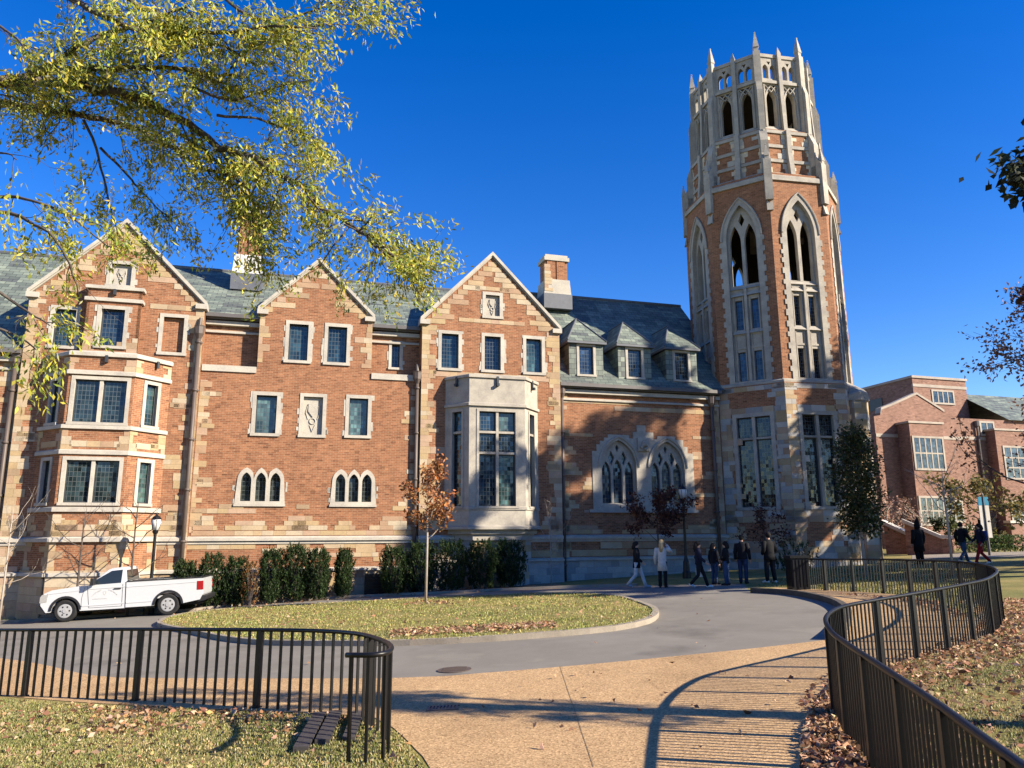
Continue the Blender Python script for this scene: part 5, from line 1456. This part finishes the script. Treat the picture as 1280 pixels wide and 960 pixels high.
rk = tag(rk.build('tool_rack', 'gutter'), 'grey tool rack in the bed of the white pickup', 'rack'); rk.location = truck.location; rk.rotation_euler = truck.rotation_euler
# ------------------------------------------------------------------ plants
def rdir(d, spread):
    v = Vector(d).normalized() + Vector(rng.normal(0, spread, 3)); return v.normalized()

def grow(b, p, d, ln, r, lev, tips, up=.05, spread=.35, kids=(2, 3), shrink=.72, segs=3, gravity=0):
    pts = [p]; rad = [r]
    for i in range(segs):
        d = rdir(d, spread * .35); d = (d + Vector((0, 0, up - gravity))).normalized()
        p = p + d * ln / segs; pts.append(p); rad.append(r * (1 - .45 * (i + 1) / segs))
        if lev <= 1: tips.append((p.copy(), d.copy()))
    b.tube(pts, rad, 6 if lev > 2 else (4 if lev > 0 else 3))
    if lev > 0:
        for k in range(random.randint(*kids)):
            q = pts[-1] if k == 0 else pts[random.randint(1, segs)]
            grow(b, q, rdir(d, spread if k else spread * .5), ln * shrink * random.uniform(.75, 1.1), rad[-1] * (.95 if k == 0 else .7), lev - 1, tips, up, spread, kids, shrink, segs, gravity)

def leaves_at(tips, per, rad, ln, wd, cols, name, parent, mat='leaf', droop=.4, w=None, jit=.2):
    n = len(tips) * per
    P = np.repeat(np.array([tuple(t[0]) for t in tips]), per, 0) + rng.normal(0, rad, (n, 3))
    D = np.repeat(np.array([tuple(t[1]) for t in tips]), per, 0) * .5 + rng.normal(0, .6, (n, 3)) - np.array([0, 0, droop])
    return leaf_mesh(name, P, D, rng.uniform(.7, 1.3, n) * ln, rng.uniform(.7, 1.3, n) * wd, palette(n, cols, w, jit), mat, parent)

# ---- the big willow oak whose limbs hang in from the left
tree = empty('willow_oak', (-9.6, 8.2, gz(-9.6)), 0, 'large yellow green willow oak reaching over the hall from the left edge', 'tree')
off = Vector(tree.location)
b = MB()
b.tube([Vector((-9.6, 8.2, -.6)) - off, Vector((-9.5, 8.2, 1.5)) - off, Vector((-9.4, 8.3, 4)) - off, Vector((-9.5, 8.5, 7)) - off, Vector((-9.2, 8.6, 10)) - off, Vector((-8.8, 8.8, 13)) - off], [.55, .42, .38, .34, .26, .12], 12)
limbs = [
 (9.5, [(-90, 130), (0, 100), (40, 90), (84, 86), (150, 80), (211, 82), (260, 86), (295, 90)], .075, 1.0),
 (9.2, [(40, 92), (75, 82), (98, 60), (130, 42), (190, 30), (240, 10)], .055, .8),
 (9.8, [(-60, 105), (0, 97), (65, 100), (105, 107), (180, 125), (225, 148), (270, 180), (310, 195), (345, 215), (385, 245), (440, 285), (490, 318), (520, 335)], .085, 1.0),
 (10.4, [(-60, 128), (0, 130), (50, 133), (90, 142), (140, 155), (200, 180), (250, 205), (300, 225), (322, 250)], .065, .9),
 (9.0, [(60, -20), (110, 12), (150, 28), (200, 38), (260, 42), (345, 36), (395, 38)], .05, 1.0),
 (9.6, [(150, -30), (165, 0), (200, 18), (240, 40), (285, 60), (325, 85)], .05, 1.1),
 (8.6, [(-40, 240), (0, 245), (45, 253), (90, 273), (125, 300), (150, 312)], .026, .3),
 (8.2, [(-40, 255), (0, 265), (35, 275), (65, 295), (88, 330), (98, 372)], .030, .12),
 (10.0, [(105, 150), (120, 185), (135, 245), (145, 290)], .022, .5),
 (10.6, [(125, 185), (160, 220), (200, 265), (216, 288)], .022, .6),
 (10.2, [(215, 162), (260, 190), (300, 235), (326, 258)], .026, 1.1),
 (9.9, [(385, 245), (402, 265), (420, 300)], .018, .9),
 (10.2, [(300, 190), (312, 240), (318, 290), (330, 315)], .018, 1.5),
 (8.0, [(-40, 345), (0, 365), (30, 385), (62, 405)], .022, .3),
 (8.0, [(-30, 405), (5, 412), (30, 425), (48, 438)], .018, .6),
 (10.0, [(430, 280), (470, 300), (500, 318), (522, 345)], .014, 1.7),
 (9.9, [(400, 262), (440, 268), (475, 290), (500, 300)], .014, 1.5),
 (10.1, [(460, 300), (478, 330), (490, 350)], .010, 1.6),
 (9.3, [(250, -30), (300, 10), (350, 20), (420, 2), (450, -15)], .03, .9),
 (9.7, [(240, 110), (290, 125), (340, 110), (390, 100)], .022, 1.3),
 (9.9, [(270, 145), (320, 150), (370, 165), (400, 175)], .022, 1.3),
 (8.4, [(-60, 180), (0, 190), (20, 200)], .02, .4),
 (8.8, [(-50, 20), (0, 35), (30, 60)], .03, .8),
]
tips = []
for dep, px, r, dens in limbs:
    pts = []
    for i, (x, y) in enumerate(px): pts.append(at(x, y, dep + .25 * math.sin(i * 1.7 + dep * 3)) - off)
    sp = spline(pts, .12)
    wob = Vector((0, 0, 0))
    for i in range(len(sp)): wob = wob * .8 + Vector(rng.normal(0, r * .28, 3)); sp[i] = sp[i] + wob
    b.tube(sp, [r * (1 - .8 * i / len(sp)) for i in range(len(sp))], 7)
    for i in range(4, len(sp) - 1):
        if random.random() < .95 * dens * (.5 + .9 * i / len(sp)):
            d = (sp[i + 1] - sp[i]).normalized()
            tw = []
            grow(b, sp[i], rdir(d * .6 + Vector((.15, 0, -.25)), .55), random.uniform(.3, .75), max(.006, r * .16), 1, tw, -.02, .55, (2, 4), .75, 3, .05)
            tips += tw
        elif random.random() < .3: grow(b, sp[i], rdir((sp[i + 1] - sp[i]).normalized() * .7 + Vector((.1, 0, -.15)), .5), random.uniform(.25, .6), max(.005, r * .14), 1, [], -.02, .5, (2, 3), .75, 3, .04)
# limbs reconnect to the trunk
for dep, px, r, dens in limbs:
    p = at(*px[0], dep) - off; zt = max(2.0, p.z + off.z - 1.5)
    if px[0][0] < -20: b.tube([Vector((-9.45, 8.4, zt)) - off, (Vector((-9.45, 8.4, zt)) - off) * .5 + p * .5 + Vector((0, 0, .3)), p], [r * 1.8, r * 1.5, r], 7)
b.build('limbs', 'bark', tree, True)
cols = [(.44, .44, .06), (.56, .50, .07), (.30, .36, .06), (.15, .21, .055), (.62, .50, .09), (.36, .36, .15)]
n = len(tips); per = 10
P = np.repeat(np.array([tuple(t[0]) for t in tips]), per, 0) + rng.normal(0, .07, (n * per, 3))
sx = P[:, 0] + off.x
D = np.repeat(np.array([tuple(t[1]) for t in tips]), per, 0) * .5 + rng.normal(0, .5, (n * per, 3)) - np.array([0, 0, .45])
ww = palette(n * per, cols, [.24, .2, .2, .16, .1, .1], .2)
leaf_mesh('leaves', P, D, rng.uniform(.06, .12, n * per), rng.uniform(.02, .036, n * per), ww, 'leaf', tree)
print('willow leaves', n * per)

# ---- shrubs of the foundation planting
def shrub(px0, px1, ytop, off_, label, cols, n=1500, name='yew_shrub', cat='shrub', group='clipped yews along the hall', lf=(.10, .035)):
    p = fac_pt((px0 + px1) / 2, off_); sc_ = (p - CAMP).dot(VF) / FPX
    w_ = (px1 - px0) * sc_ / 2; d = ray((px0 + px1) / 2, ytop); H = CAMP.z + d.z * p.y / d.y - p.z
    root = empty(name, p, 0, label, cat, group)
    b = MB()
    for k in range(9):
        a = rng.uniform(0, 6.28); q = rng.uniform(.2, .9) * w_
        b.tube([(0, 0, -.1), (q * .4 * math.cos(a), q * .4 * math.sin(a), H * .45), (q * math.cos(a) * .8, q * math.sin(a) * .8, H * rng.uniform(.75, .95))], [.03, .02, .006], 4)
    b.build('stems', 'bark', root)
    # upright sprays of small needles filling the volume, ragged at the top
    ns = n // 14; P = []; D = []
    for k in range(ns):
        a = rng.uniform(0, 6.28); rr = math.sqrt(rng.uniform(.25, 1)); z = rng.uniform(.04, 1) * H
        prof = min(1, .72 + .5 * z / H) * (1 if z < H * .75 else 1 - .45 * (z / H - .75) / .25)
        prof *= 1 + .16 * math.sin(3 * a + px0) + .1 * math.sin(7 * a + z * 4)
        c = np.array([rr * prof * w_ * math.cos(a), rr * prof * min(w_, .6) * math.sin(a), z + rng.normal(0, .05)])
        L_ = rng.uniform(.12, .32); up_ = np.array([.35 * math.cos(a), .35 * math.sin(a), 1]); up_ /= np.linalg.norm(up_)
        for j in range(14):
            t = rng.uniform(0, 1); P.append(c + up_ * L_ * t + rng.normal(0, .02, 3)); D.append(up_ + rng.normal(0, .6, 3))
    P = np.array(P); m = len(P)
    leaf_mesh('foliage', P, np.array(D), rng.uniform(.7, 1.3, m) * lf[0], rng.uniform(.7, 1.3, m) * lf[1], palette(m, cols, None, .25), 'leaf', root)
YEW = [(.025, .05, .015), (.04, .075, .02), (.018, .035, .012), (.06, .09, .028)]
for a in [(222, 250, 706, 1.6, 'dark green yew behind the tail of the white pickup'), (252, 284, 697, 1.5, 'leftmost tall yew just right of the white pickup'), (284, 314, 702, 1.4, 'yew between the tall leftmost yew and the brown shrub'),
          (327, 357, 692, 1.3, 'yew just right of the small brown shrub'), (355, 387, 686, 1.25, 'tallest yew in the clump under the paired lancet windows'), (382, 415, 691, 1.2, 'rounded yew at the right end of the sunlit clump'),
          (421, 441, 692, 1.0, 'narrow upright yew alone beside the cellar grille'), (477, 510, 688, 1.5, 'yew at the sunlit end of the hedge beside the cellar pier'), (506, 548, 684, 1.6, 'yew directly behind the orange sapling'),
          (545, 586, 681, 1.9, 'shaded yew under the left side of the limestone bay'), (583, 622, 681, 1.9, 'shaded yew under the middle of the limestone bay'), (618, 656, 681, 1.6, 'shaded yew at the right end of the hedge under the bay')]:
    shrub(*a, YEW, 7000)
shrub(306, 328, 705, 1.9, 'small rusty brown shrub among the green yews', [(.30, .14, .05), (.22, .10, .04), (.36, .2, .08), (.08, .08, .03)], 900, 'brown_shrub', 'shrub', None)
shrub(962, 1018, 682, 2.0 + 2.5, 'low dark green shrub at the foot of the tower', YEW + [(.10, .13, .04)], 1800, 'low_shrub', 'shrub', None)

# ---- small ornamental trees
def small_tree(name, pos, H, label, cat, crown_r, crown_z, leafcols, per, lsize, trunk_r=.05, bark='bark', lev=3, up=.12, spread=.45, mat='leaf', clear=.4, group=None, kids=(2, 3), lrad=.09, nb=6, part='crown'):
    root = empty(name, pos, 0, label, cat, group)
    b = MB(); tips = []
    top = H * .92
    b.tube([(0, 0, -.1), (.02, 0, H * clear), (.0, .03, H * .7), (.03, 0, top)], [trunk_r, trunk_r * .8, trunk_r * .5, trunk_r * .15], 7)
    for k in range(nb):
        z = H * (clear + (0.85 - clear) * k / nb); a = k * 2.4 + rng.uniform(0, .8)
        grow(b, Vector((.01, 0, z)), Vector((math.cos(a), math.sin(a), .55)), crown_r * random.uniform(.45, .7), trunk_r * .42, lev - 1, tips, up, spread, kids, .7)
    grow(b, Vector((.0, .0, H * .68)), Vector((0, 0, 1)), H * .16, trunk_r * .4, 2, tips, up, spread, kids, .7)
    b.build('trunk', bark, root, True)
    if per: leaves_at(tips, per, lrad, lsize[0], lsize[1], leafcols, part, root, mat)
    return root
p = gnd(532, 757); 
d = ray(525, 585); H = CAMP.z + d.z * p.y / d.y - p.z
p.z += .1
small_tree('oak_sapling', p, H + .1, 'young oak with rusty orange leaves and pale trunk on the grass island', 'tree', 1.35, 2, [(.36, .13, .04), (.28, .10, .035), (.42, .2, .08), (.20, .075, .03), (.45, .25, .12)], 5, (.16, .085), .05, 'paleb', 3, .10, .5, 'dryleaf', .44, lrad=.10, nb=8)
p = fac_pt(822, 3.0); small_tree('redbud_tree', p, 3.75, 'small tree with dark reddish brown leaves beside the lamp post', 'tree', 1.5, 2, [(.085, .028, .018), (.12, .04, .025), (.06, .022, .016), (.16, .07, .04)], 8, (.15, .09), .05, 'bark', 3, .05, .55, 'dryleaf', .38, lrad=.12, nb=9)
p = fac_pt(955, 4.2); small_tree('redbud_tree', p, 2.9, 'dim reddish shrub sized tree in front of the tower window', 'tree', 1.1, 2, [(.085, .03, .02), (.12, .045, .03), (.06, .025, .02)], 4, (.13, .08), .04, 'bark', 3, .05, .55, 'dryleaf', .35, lrad=.12, nb=7)
p = fac_pt(688, 1.8); small_tree('bare_sapling', p, 3.4, 'bare twiggy sapling right of the limestone bay', 'tree', 1.3, 2, None, 0, None, .035, 'paleb', 3, .16, .4, clear=.22, kids=(2, 4), nb=8)
# saplings in front of the left wall
for px, H, lab in [(12, 4.6, 'leafless sapling at the left edge of the photo'), (103, 4.2, 'leafless sapling behind the bonnet of the white pickup'), (168, 4.6, 'leafless sapling behind the cab of the white pickup')]:
    small_tree('bare_sapling', fac_pt(px, 2.7), H, lab, 'tree', 1.5, 2, None, 0, None, .055 if px != 12 else .045, 'bark' if px != 12 else 'paleb', 3, .10, .38, clear=.30, kids=(2, 3), nb=7, group='bare saplings along the left wall')
p = gnd(1192, 722); small_tree('bare_sapling', p, 4.1, 'bare sapling with a pale slender trunk inside the winding fence', 'tree', 1.3, 2, None, 0, None, .05, 'paleb', 3, .16, .42, clear=.5, kids=(2, 4), nb=8)
# columnar evergreen
p = gnd(1083, 722); root = empty('columnar_tree', p, 0, 'dark green columnar tree with a pale trunk before the tower', 'tree')
H = 5.75
b = MB(); b.tube([(0, 0, -.1), (-.04, 0, 1.4), (0, 0, 3), (0, 0, H - .5)], [.075, .065, .05, .015], 8)
tips = []
for k in range(80):
    z = 1.5 + (H - 1.9) * k / 80; a = k * 2.4; t_ = (z - 1.5) / (H - 1.5); rr = .95 * (math.sin(math.pi * min(1, .22 + t_ * .78)) ** .6) * random.uniform(.6, 1.1)
    e = Vector((rr * math.cos(a), rr * math.sin(a), z + .35)); b.tube([(0, 0, z), e * .5 + Vector((0, 0, z * .5)), e], [.016, .01, .004], 3)
    for q in (.35, .6, .8, 1.0): tips.append((Vector((0, 0, z)).lerp(e, q), Vector((math.cos(a), math.sin(a), .6))))
b.build('trunk', 'paleb', root, True)
leaves_at(tips, 22, .14, .13, .075, [(.045, .07, .022), (.07, .095, .03), (.03, .045, .016), (.11, .12, .045), (.10, .075, .035)], 'crown', root)
# shrubs and trees before the academic building
def blob_tree(name, pos, H, rx, label, cols, n, ls, clear=.3, group=None, mat='leaf', cat='tree', dens=14, bark='bark'):
    root = empty(name, pos, 0, label, cat, group); b = MB(); tips = []
    b.tube([(0, 0, -.1), (0.05, 0, H * clear), (0, 0, H * .6)], [.02 * H, .016 * H, .008 * H], 7)
    for k in range(10):
        a = k * 2.4; z = H * (clear * .8 + .4 * k / 10)
        grow(b, Vector((0, 0, z)), Vector((math.cos(a), math.sin(a), .5)), rx * random.uniform(.4, .62), .008 * H, 2, tips, .08, .5, (2, 3), .72)
    b.build('trunk', bark, root, True)
    leaves_at(tips, n, .13 * rx / 2, ls[0], ls[1], cols, 'crown', root, mat)
blob_tree('hazel_tree', at(1228, 668, 46) + Vector((0, 0, gz(99) - CAMP.z)), 5.0, 2.9, 'yellow green round tree in front of the academic building', [(.12, .11, .03), (.18, .15, .045), (.09, .09, .028), (.22, .16, .06)], 5, (.28, .16), .25)
blob_tree('dry_shrub', at(1110, 668, 52) + Vector((0, 0, gz(99) - CAMP.z)), 5.6, 1.9, 'tall pinkish dry shrub beside the columnar tree', [(.42, .24, .17), (.34, .18, .12), (.5, .32, .24)], 3, (.17, .09), .15, mat='dryleaf', cat='shrub', bark='paleb')
blob_tree('dry_shrub', at(1152, 668, 53) + Vector((0, 0, gz(99) - CAMP.z)), 4.4, 1.8, 'twiggy brown shrub under the lower bay window of the academic building', [(.26, .17, .12), (.2, .13, .09)], 1, (.15, .08), .15, mat='dryleaf', cat='shrub', bark='paleb')
blob_tree('garden_shrub', at(1188, 668, 46) + Vector((0, 0, gz(99) - CAMP.z)), 2.2, 1.3, 'low green shrub between the stair wall and the walkers', [(.07, .09, .03), (.11, .12, .04)], 4, (.2, .12), .15, cat='shrub')
rt = at(1265, 668, 44) + Vector((0, 0, gz(99) - CAMP.z)); 
hb = empty('low_hedge', rt, R(5), 'low clipped green hedge in front of the brick terrace wall', 'hedge')
m = 2600; P = np.stack([rng.uniform(-3.2, 4, m), rng.uniform(-.5, .5, m), rng.uniform(.05, .95, m)], 1)
leaf_mesh('foliage', P, rng.normal(0, 1, (m, 3)) + np.array([0, 0, .5]), rng.uniform(.1, .2, m), rng.uniform(.06, .1, m), palette(m, [(.05, .09, .025), (.035, .065, .02), (.08, .12, .035)]), 'leaf', hb)
b = MB()
for k in range(20): x = -3 + k * .35; b.tube([(x, 0, -.1), (x + rng.normal(0, .1), rng.normal(0, .1), .7)], [.03, .01], 4)
b.build('stems', 'bark', hb)

# ---- big brown oaks on the right: the first reaches into the picture, the rest shade the drive and the tower
def big_oak(pos, H, rx, label, cols, per, ls, lev=4, clear=.28, group='brown oaks on the right lawn', thin=1.0, kids=(2, 3), nb=11, lr=.22):
    root = empty('brown_oak', pos, 0, label, 'tree', group); b = MB(); tips = []
    b.tube([(0, 0, -.2), (0, .05, H * clear * .5), (.1, 0, H * clear), (0, .1, H * .6), (.1, 0, H * .85)], [.028 * H, .02 * H, .017 * H, .01 * H, .003 * H], 10)
    for k in range(nb):
        a = k * 2.4 + .3; z = H * (clear + .55 * k / nb)
        q = 1 - .5 * k / nb
        grow(b, Vector((.05, 0, z)), Vector((math.cos(a), math.sin(a), .35 + .5 * k / nb)), rx * .5 * q * random.uniform(.8, 1.1), .007 * H, lev - 1, tips, .05, .42, kids, .7)
    b.build('trunk', 'bark', root, True)
    if thin < 1: tips = [t for t in tips if random.random() < thin]
    leaves_at(tips, per, lr, ls[0], ls[1], cols, 'crown', root, 'dryleaf')
    return root
BR = [(.11, .05, .03), (.16, .075, .045), (.08, .04, .028), (.21, .11, .07)]
big_oak(Vector((25.4, 31.0, gz(25.4))), 15.0, 8.0, 'oak with rust brown leaves reaching in at the right edge', [(.26, .12, .075), (.34, .17, .10), (.17, .085, .055), (.40, .22, .14)], 4, (.18, .115), clear=.16, kids=(2, 4), nb=22, lr=.17)
big_oak(Vector((32.5, 28.8, gz(33))), 24.5, 11.0, 'tall brown oak standing off the right edge whose shade falls on the tower', BR, 30, (.36, .26), lev=4)
big_oak(Vector((28.0, 22.0, gz(28))), 18.5, 10.5, 'brown oak nearer the camera off the right edge whose shade falls on the drive', BR, 30, (.36, .26), lev=4)

big_oak(Vector((36.5, 25.5, gz(36))), 22.0, 10.0, 'brown oak farthest off the right edge behind the others', BR, 26, (.36, .26), lev=4)
big_oak(Vector((30.5, 25.5, gz(30))), 17.0, 9.0, 'middle brown oak of the row off the right edge', BR, 22, (.36, .26), lev=4)

# ---- near dark tree at the right: one bough shows at the top right corner
root = empty('live_oak', (10.4, 6.15, gz(10.4)), 0, 'dark leaved tree whose bough tips show at the upper right corner', 'tree')
off = Vector(root.location); b = MB(); tips = []
b.tube([(0, 0, -.2), (0, 0, 1.5), (.05, .1, 4), (0, 0, 7.0)], [.24, .19, .15, .06], 10)
for px, dep in [([(1500, 330), (1400, 270), (1345, 225), (1312, 208), (1290, 200)], 7.6), ([(1500, 330), (1420, 250), (1355, 190), (1312, 172)], 7.9), ([(1500, 350), (1420, 300), (1345, 240), (1300, 228)], 7.4)]:
    pts = [Vector((0, 0, 4.0))] + [at(x, y, dep) - off for x, y in px]; sp = spline(pts, .3)
    b.tube(sp, [.06 * (1 - .85 * i / len(sp)) for i in range(len(sp))], 6)
    for i in range(len(sp) // 2, len(sp)):
        tw = []; grow(b, sp[i], rdir(Vector((-.3, 0, .1)), .6), .22, .008, 1, tw, .05, .5, (2, 3), .7); tips += tw
for k in range(22):
    a = k * 2.4; z = 3.9 + 2.9 * k / 22
    grow(b, Vector((0, 0, z)), Vector((math.cos(a), math.sin(a), .6)), random.uniform(.3, .6), .02, 1, tips, .04, .45, (2, 3), .72)
b.build('trunk', 'bark', root, True)
leaves_at(tips, 7, .10, .13, .06, [(.03, .04, .02), (.045, .055, .025), (.02, .028, .015)], 'crown', root)

# ------------------------------------------------------------------ grass and fallen leaves
def blades(name, polys, ns, hs, label, cols, up=0, wd=.012):
    Ps = []; Hs = []; Ws = []
    for poly, n, h in zip(polys, ns, hs):
        xy = scatter(poly, n); Ps.append(np.stack([xy[:, 0], xy[:, 1], SLOPE * xy[:, 0] + up + h * .4], 1)); Hs.append(rng.uniform(.6, 1.4, n) * h); Ws.append(np.full(n, wd) * rng.uniform(.7, 1.3, n) * (1 + h * 2))
    P = np.vstack(Ps); n = len(P); D = rng.normal(0, .45, (n, 3)) + np.array([0, 0, 1.0])
    x, y = P[:, 0], P[:, 1]
    q = np.sin(1.9 * x + 1.3 * y) + np.sin(3.1 * y - 2.3 * x + 1) + .8 * np.sin(6.1 * x + 1.5 * np.sin(2.7 * y)) + .8 * np.sin(5.3 * y + 1.7 * np.sin(3.3 * x))
    q = q / 3.6; keep = rng.uniform(-1.1, .5, n) < q
    H_ = np.concatenate(Hs) * (1 + .45 * q); C_ = palette(n, cols, None, .22) * np.clip(1 - .22 * q, .6, 1.4)[:, None]; C_[:, 1] *= np.clip(1 + .12 * q, .8, 1.2)
    o = leaf_mesh(name, P[keep], D[keep], H_[keep], np.concatenate(Ws)[keep], C_[keep], 'blade')
    return tag(o, label, 'grass', kind='stuff')
GC = [(.26, .26, .07), (.34, .30, .11), (.42, .345, .16), (.17, .20, .05), (.48, .39, .21)]
LLp = [gnd(*p) for p in [(-60, 872), (203, 888), (431, 898), (478, 908), (500, 922), (520, 944), (537, 968), (552, 1000), (-60, 1000)]]
blades('grass', [LLp], [75000], [.05], 'short autumn grass on the near left lawn', GC)
RLp = [RF[i] for i in range(0, i1, 6)] + [gnd(1330, 770), gnd(1420, 850), gnd(1500, 1000)]
blades('grass', [RLp], [48000], [.045], 'thin dry grass on the right lawn inside the fence', GC[1:] + [(.30, .25, .14)])
blades('grass', [[(p.x * .985 - .03, p.y) for p in isl]], [40000], [.05], 'grass on the kerbed island', [(.30, .31, .085), (.40, .36, .12), (.50, .41, .18), (.24, .26, .07)], .1, .02)
FLp = [gnd(*p) for p in [(945, 733), (1000, 735), (1089, 740), (1168, 750), (1220, 765), (1236, 730), (1190, 712), (1100, 711), (1010, 712)]]
blades('grass', [FLp], [9000], [.07], 'grass of the far lawn within the winding fence', [(.16, .17, .05), (.22, .2, .08)], 0, .03)
LG = [gnd(*p) for p in [(-200, 776), (0, 777), (50, 775), (60, 768), (0, 766), (-200, 766)]]
blades('grass', [LG], [4000], [.10], 'bright green grass beside the front of the pickup', [(.17, .25, .035), (.13, .2, .03)], 0, .03)

DL = [(.36, .20, .11), (.46, .29, .17), (.27, .135, .07), (.55, .39, .26), (.20, .10, .06), (.42, .22, .13)]
def litter(name, items, label, cols, size=(.03, .12)):
    Ps = []
    for poly, n, up in items:
        xy = scatter(poly, n); Ps.append(np.stack([xy[:, 0], xy[:, 1], SLOPE * xy[:, 0] + up + rng.uniform(.005, .05, n)], 1))
    P = np.vstack(Ps); n = len(P); D = rng.normal(0, 1, (n, 3)); D[:, 2] *= .35
    s = rng.uniform(*size, n)
    return tag(leaf_mesh(name, P, D, s, s * rng.uniform(.4, .75, n), palette(n, cols, None, .2), 'dryleaf', None, .35), label, 'leaves', kind='stuff')
def strip(line, a, c, k=5):
    L_ = [Vector((p.x, p.y, 0)) for p in line[::k]]; A = []; B = []
    for i, p in enumerate(L_):
        d = (L_[min(i + 1, len(L_) - 1)] - L_[max(i - 1, 0)]).normalized(); n_ = Vector((d.y, -d.x, 0)); A.append(p + n_ * a); B.append(p + n_ * c)
    return A + list(reversed(B))
ib = RF[i0:i1]
i_near = [p for p in RF[:i0 + 6]]
litter('fallen_leaves', [(strip(ib, 0.0, 1.1), 4200, .01), (strip(ib, .9, 2.6), 1500, 0), (RLp, 1000, 0), (strip(ib, -.35, .05), 900, 0)], 'drift of fallen brown oak leaves along the winding fence', DL)
RS = [gnd(*p) for p in [(1046, 850), (1022, 882), (1005, 915), (1001, 958), (1010, 1010), (1110, 1010), (1078, 945), (1060, 905), (1052, 870)]]
litter('fallen_leaves', [(RS, 2600, .01)], 'fallen leaves banked between the tan path and the winding fence', DL)
P1_ = [gnd(*p) for p in [(0, 893), (120, 888), (300, 890), (440, 900), (400, 930), (250, 915), (60, 925), (0, 930)]]
P2_ = [gnd(*p) for p in [(100, 884), (430, 897), (440, 908), (200, 898), (100, 893)]]
litter('fallen_leaves', [(LLp, 420, .02), (P1_, 330, .02), (P2_, 200, .02), (G2([(120, 895), (190, 890), (200, 915), (100, 925)]), 160, .02)], 'scattered tan leaves on the near left lawn', DL + [(.6, .36, .14)], (.03, .11))
litter('fallen_leaves', [(strip(isl[len(isl) // 2:], 0, -.9, 2), 1, .11)] if False else [([gnd(*p) for p in [(487, 803), (540, 801), (620, 797), (700, 791), (690, 784), (600, 789), (487, 794)]], 1100, .12), ([gnd(*p) for p in [(500, 762), (570, 760), (560, 756), (510, 757)]], 160, .12), ([(p.x, p.y) for p in isl], 500, .12)], 'brown leaves along the near edge of the grass island', DL)
litter('fallen_leaves', [(G2([(242, 766), (430, 749), (640, 739), (640, 733), (430, 742), (242, 757)]), 700, .01), (G2([(1040, 742), (1168, 752), (1215, 772), (1190, 772), (1130, 752)]), 600, .01), (asph[::3], 60, .006), (G2([(560, 850), (1000, 820), (980, 950), (560, 950)]), 40, .01)], 'stray leaves on the beds, drive and path', DL)

# added unseen trees behind the camera: block low sky light, darken window reflections
P = []; D = []
for k in range(60):
    a = R(-14 - 150 * k / 60 + rng.uniform(-1, 1)); rr = rng.uniform(48, 66); cx, cy = rr * math.cos(a), rr * math.sin(a); H = rng.uniform(12, 17)
    m = 170; v = rng.normal(0, 1, (m, 3)); v /= np.linalg.norm(v, axis=1)[:, None]; v *= rng.uniform(.4, 1, (m, 1)) * np.array([4.2, 4.2, H * .45])
    P.append(v + np.array([cx, cy, H * .52 + gz(cx)])); D.append(rng.normal(0, 1, (m, 3)))
P = np.vstack(P); n = len(P)
tag(leaf_mesh('added_treeline', P, np.vstack(D), rng.uniform(1.2, 2.2, n), rng.uniform(.8, 1.4, n), palette(n, [(.05, .05, .02), (.08, .055, .03), (.035, .045, .018)]), 'dryleaf'), 'added unseen trees behind the camera that block low sky light', 'trees', kind='stuff')
# ------------------------------------------------------------------ camera, sun, sky
cam = bpy.data.cameras.new('camera'); co_ = bpy.data.objects.new('camera', cam); COL.objects.link(co_)
cam.sensor_width = 36; cam.sensor_fit = 'HORIZONTAL'; cam.lens = 36 * FPX / 1280; cam.clip_start = .05; cam.clip_end = 2000
mt = Matrix((VR, VU, -VF)).transposed().to_4x4(); mt.translation = CAMP
co_.matrix_world = mt
SC.camera = co_
SUN_A, SUN_E = R(-22), R(28)
sd = Vector((math.cos(SUN_A) * math.cos(SUN_E), math.sin(SUN_A) * math.cos(SUN_E), math.sin(SUN_E)))
sun = bpy.data.lights.new('sun', 'SUN'); sun.energy = 5.0; sun.angle = R(.53); sun.color = (1, .89, .72)
so = bpy.data.objects.new('sun', sun); COL.objects.link(so); so.rotation_euler = sd.to_track_quat('Z', 'Y').to_euler(); so.location = (40, -20, 40)
w = bpy.data.worlds.new('World'); SC.world = w; w.use_nodes = True
t = w.node_tree; t.nodes.clear()
o = N(t, 'ShaderNodeOutputWorld'); bg = N(t, 'ShaderNodeBackground'); sk = N(t, 'ShaderNodeTexSky', sky_type='NISHITA')
sk.sun_disc = False; sk.sun_elevation = SUN_E; sk.sun_rotation = math.atan2(sd.x, sd.y)
sk.altitude = 200; sk.air_density = 1.0; sk.dust_density = .0; sk.ozone_density = 2.6
hs = N(t, 'ShaderNodeHueSaturation'); hs.inputs['Hue'].default_value = .52; hs.inputs['Saturation'].default_value = 1.42; hs.inputs['Value'].default_value = 1.0
L(t, sk.outputs[0], hs.inputs['Color']); L(t, hs.outputs[0], bg.inputs['Color']); bg.inputs['Strength'].default_value = .096
L(t, bg.outputs[0], o.inputs['Surface'])
vs = SC.view_settings; SC.display_settings.display_device = 'sRGB'; vs.view_transform = 'Standard'; vs.look = 'None'; vs.exposure = 1.25; vs.gamma = 1.0; vs.use_curve_mapping = False
SC.cycles.max_bounces = 6; SC.cycles.diffuse_bounces = 1; SC.cycles.transparent_max_bounces = 4
SC.cycles.use_denoising = True
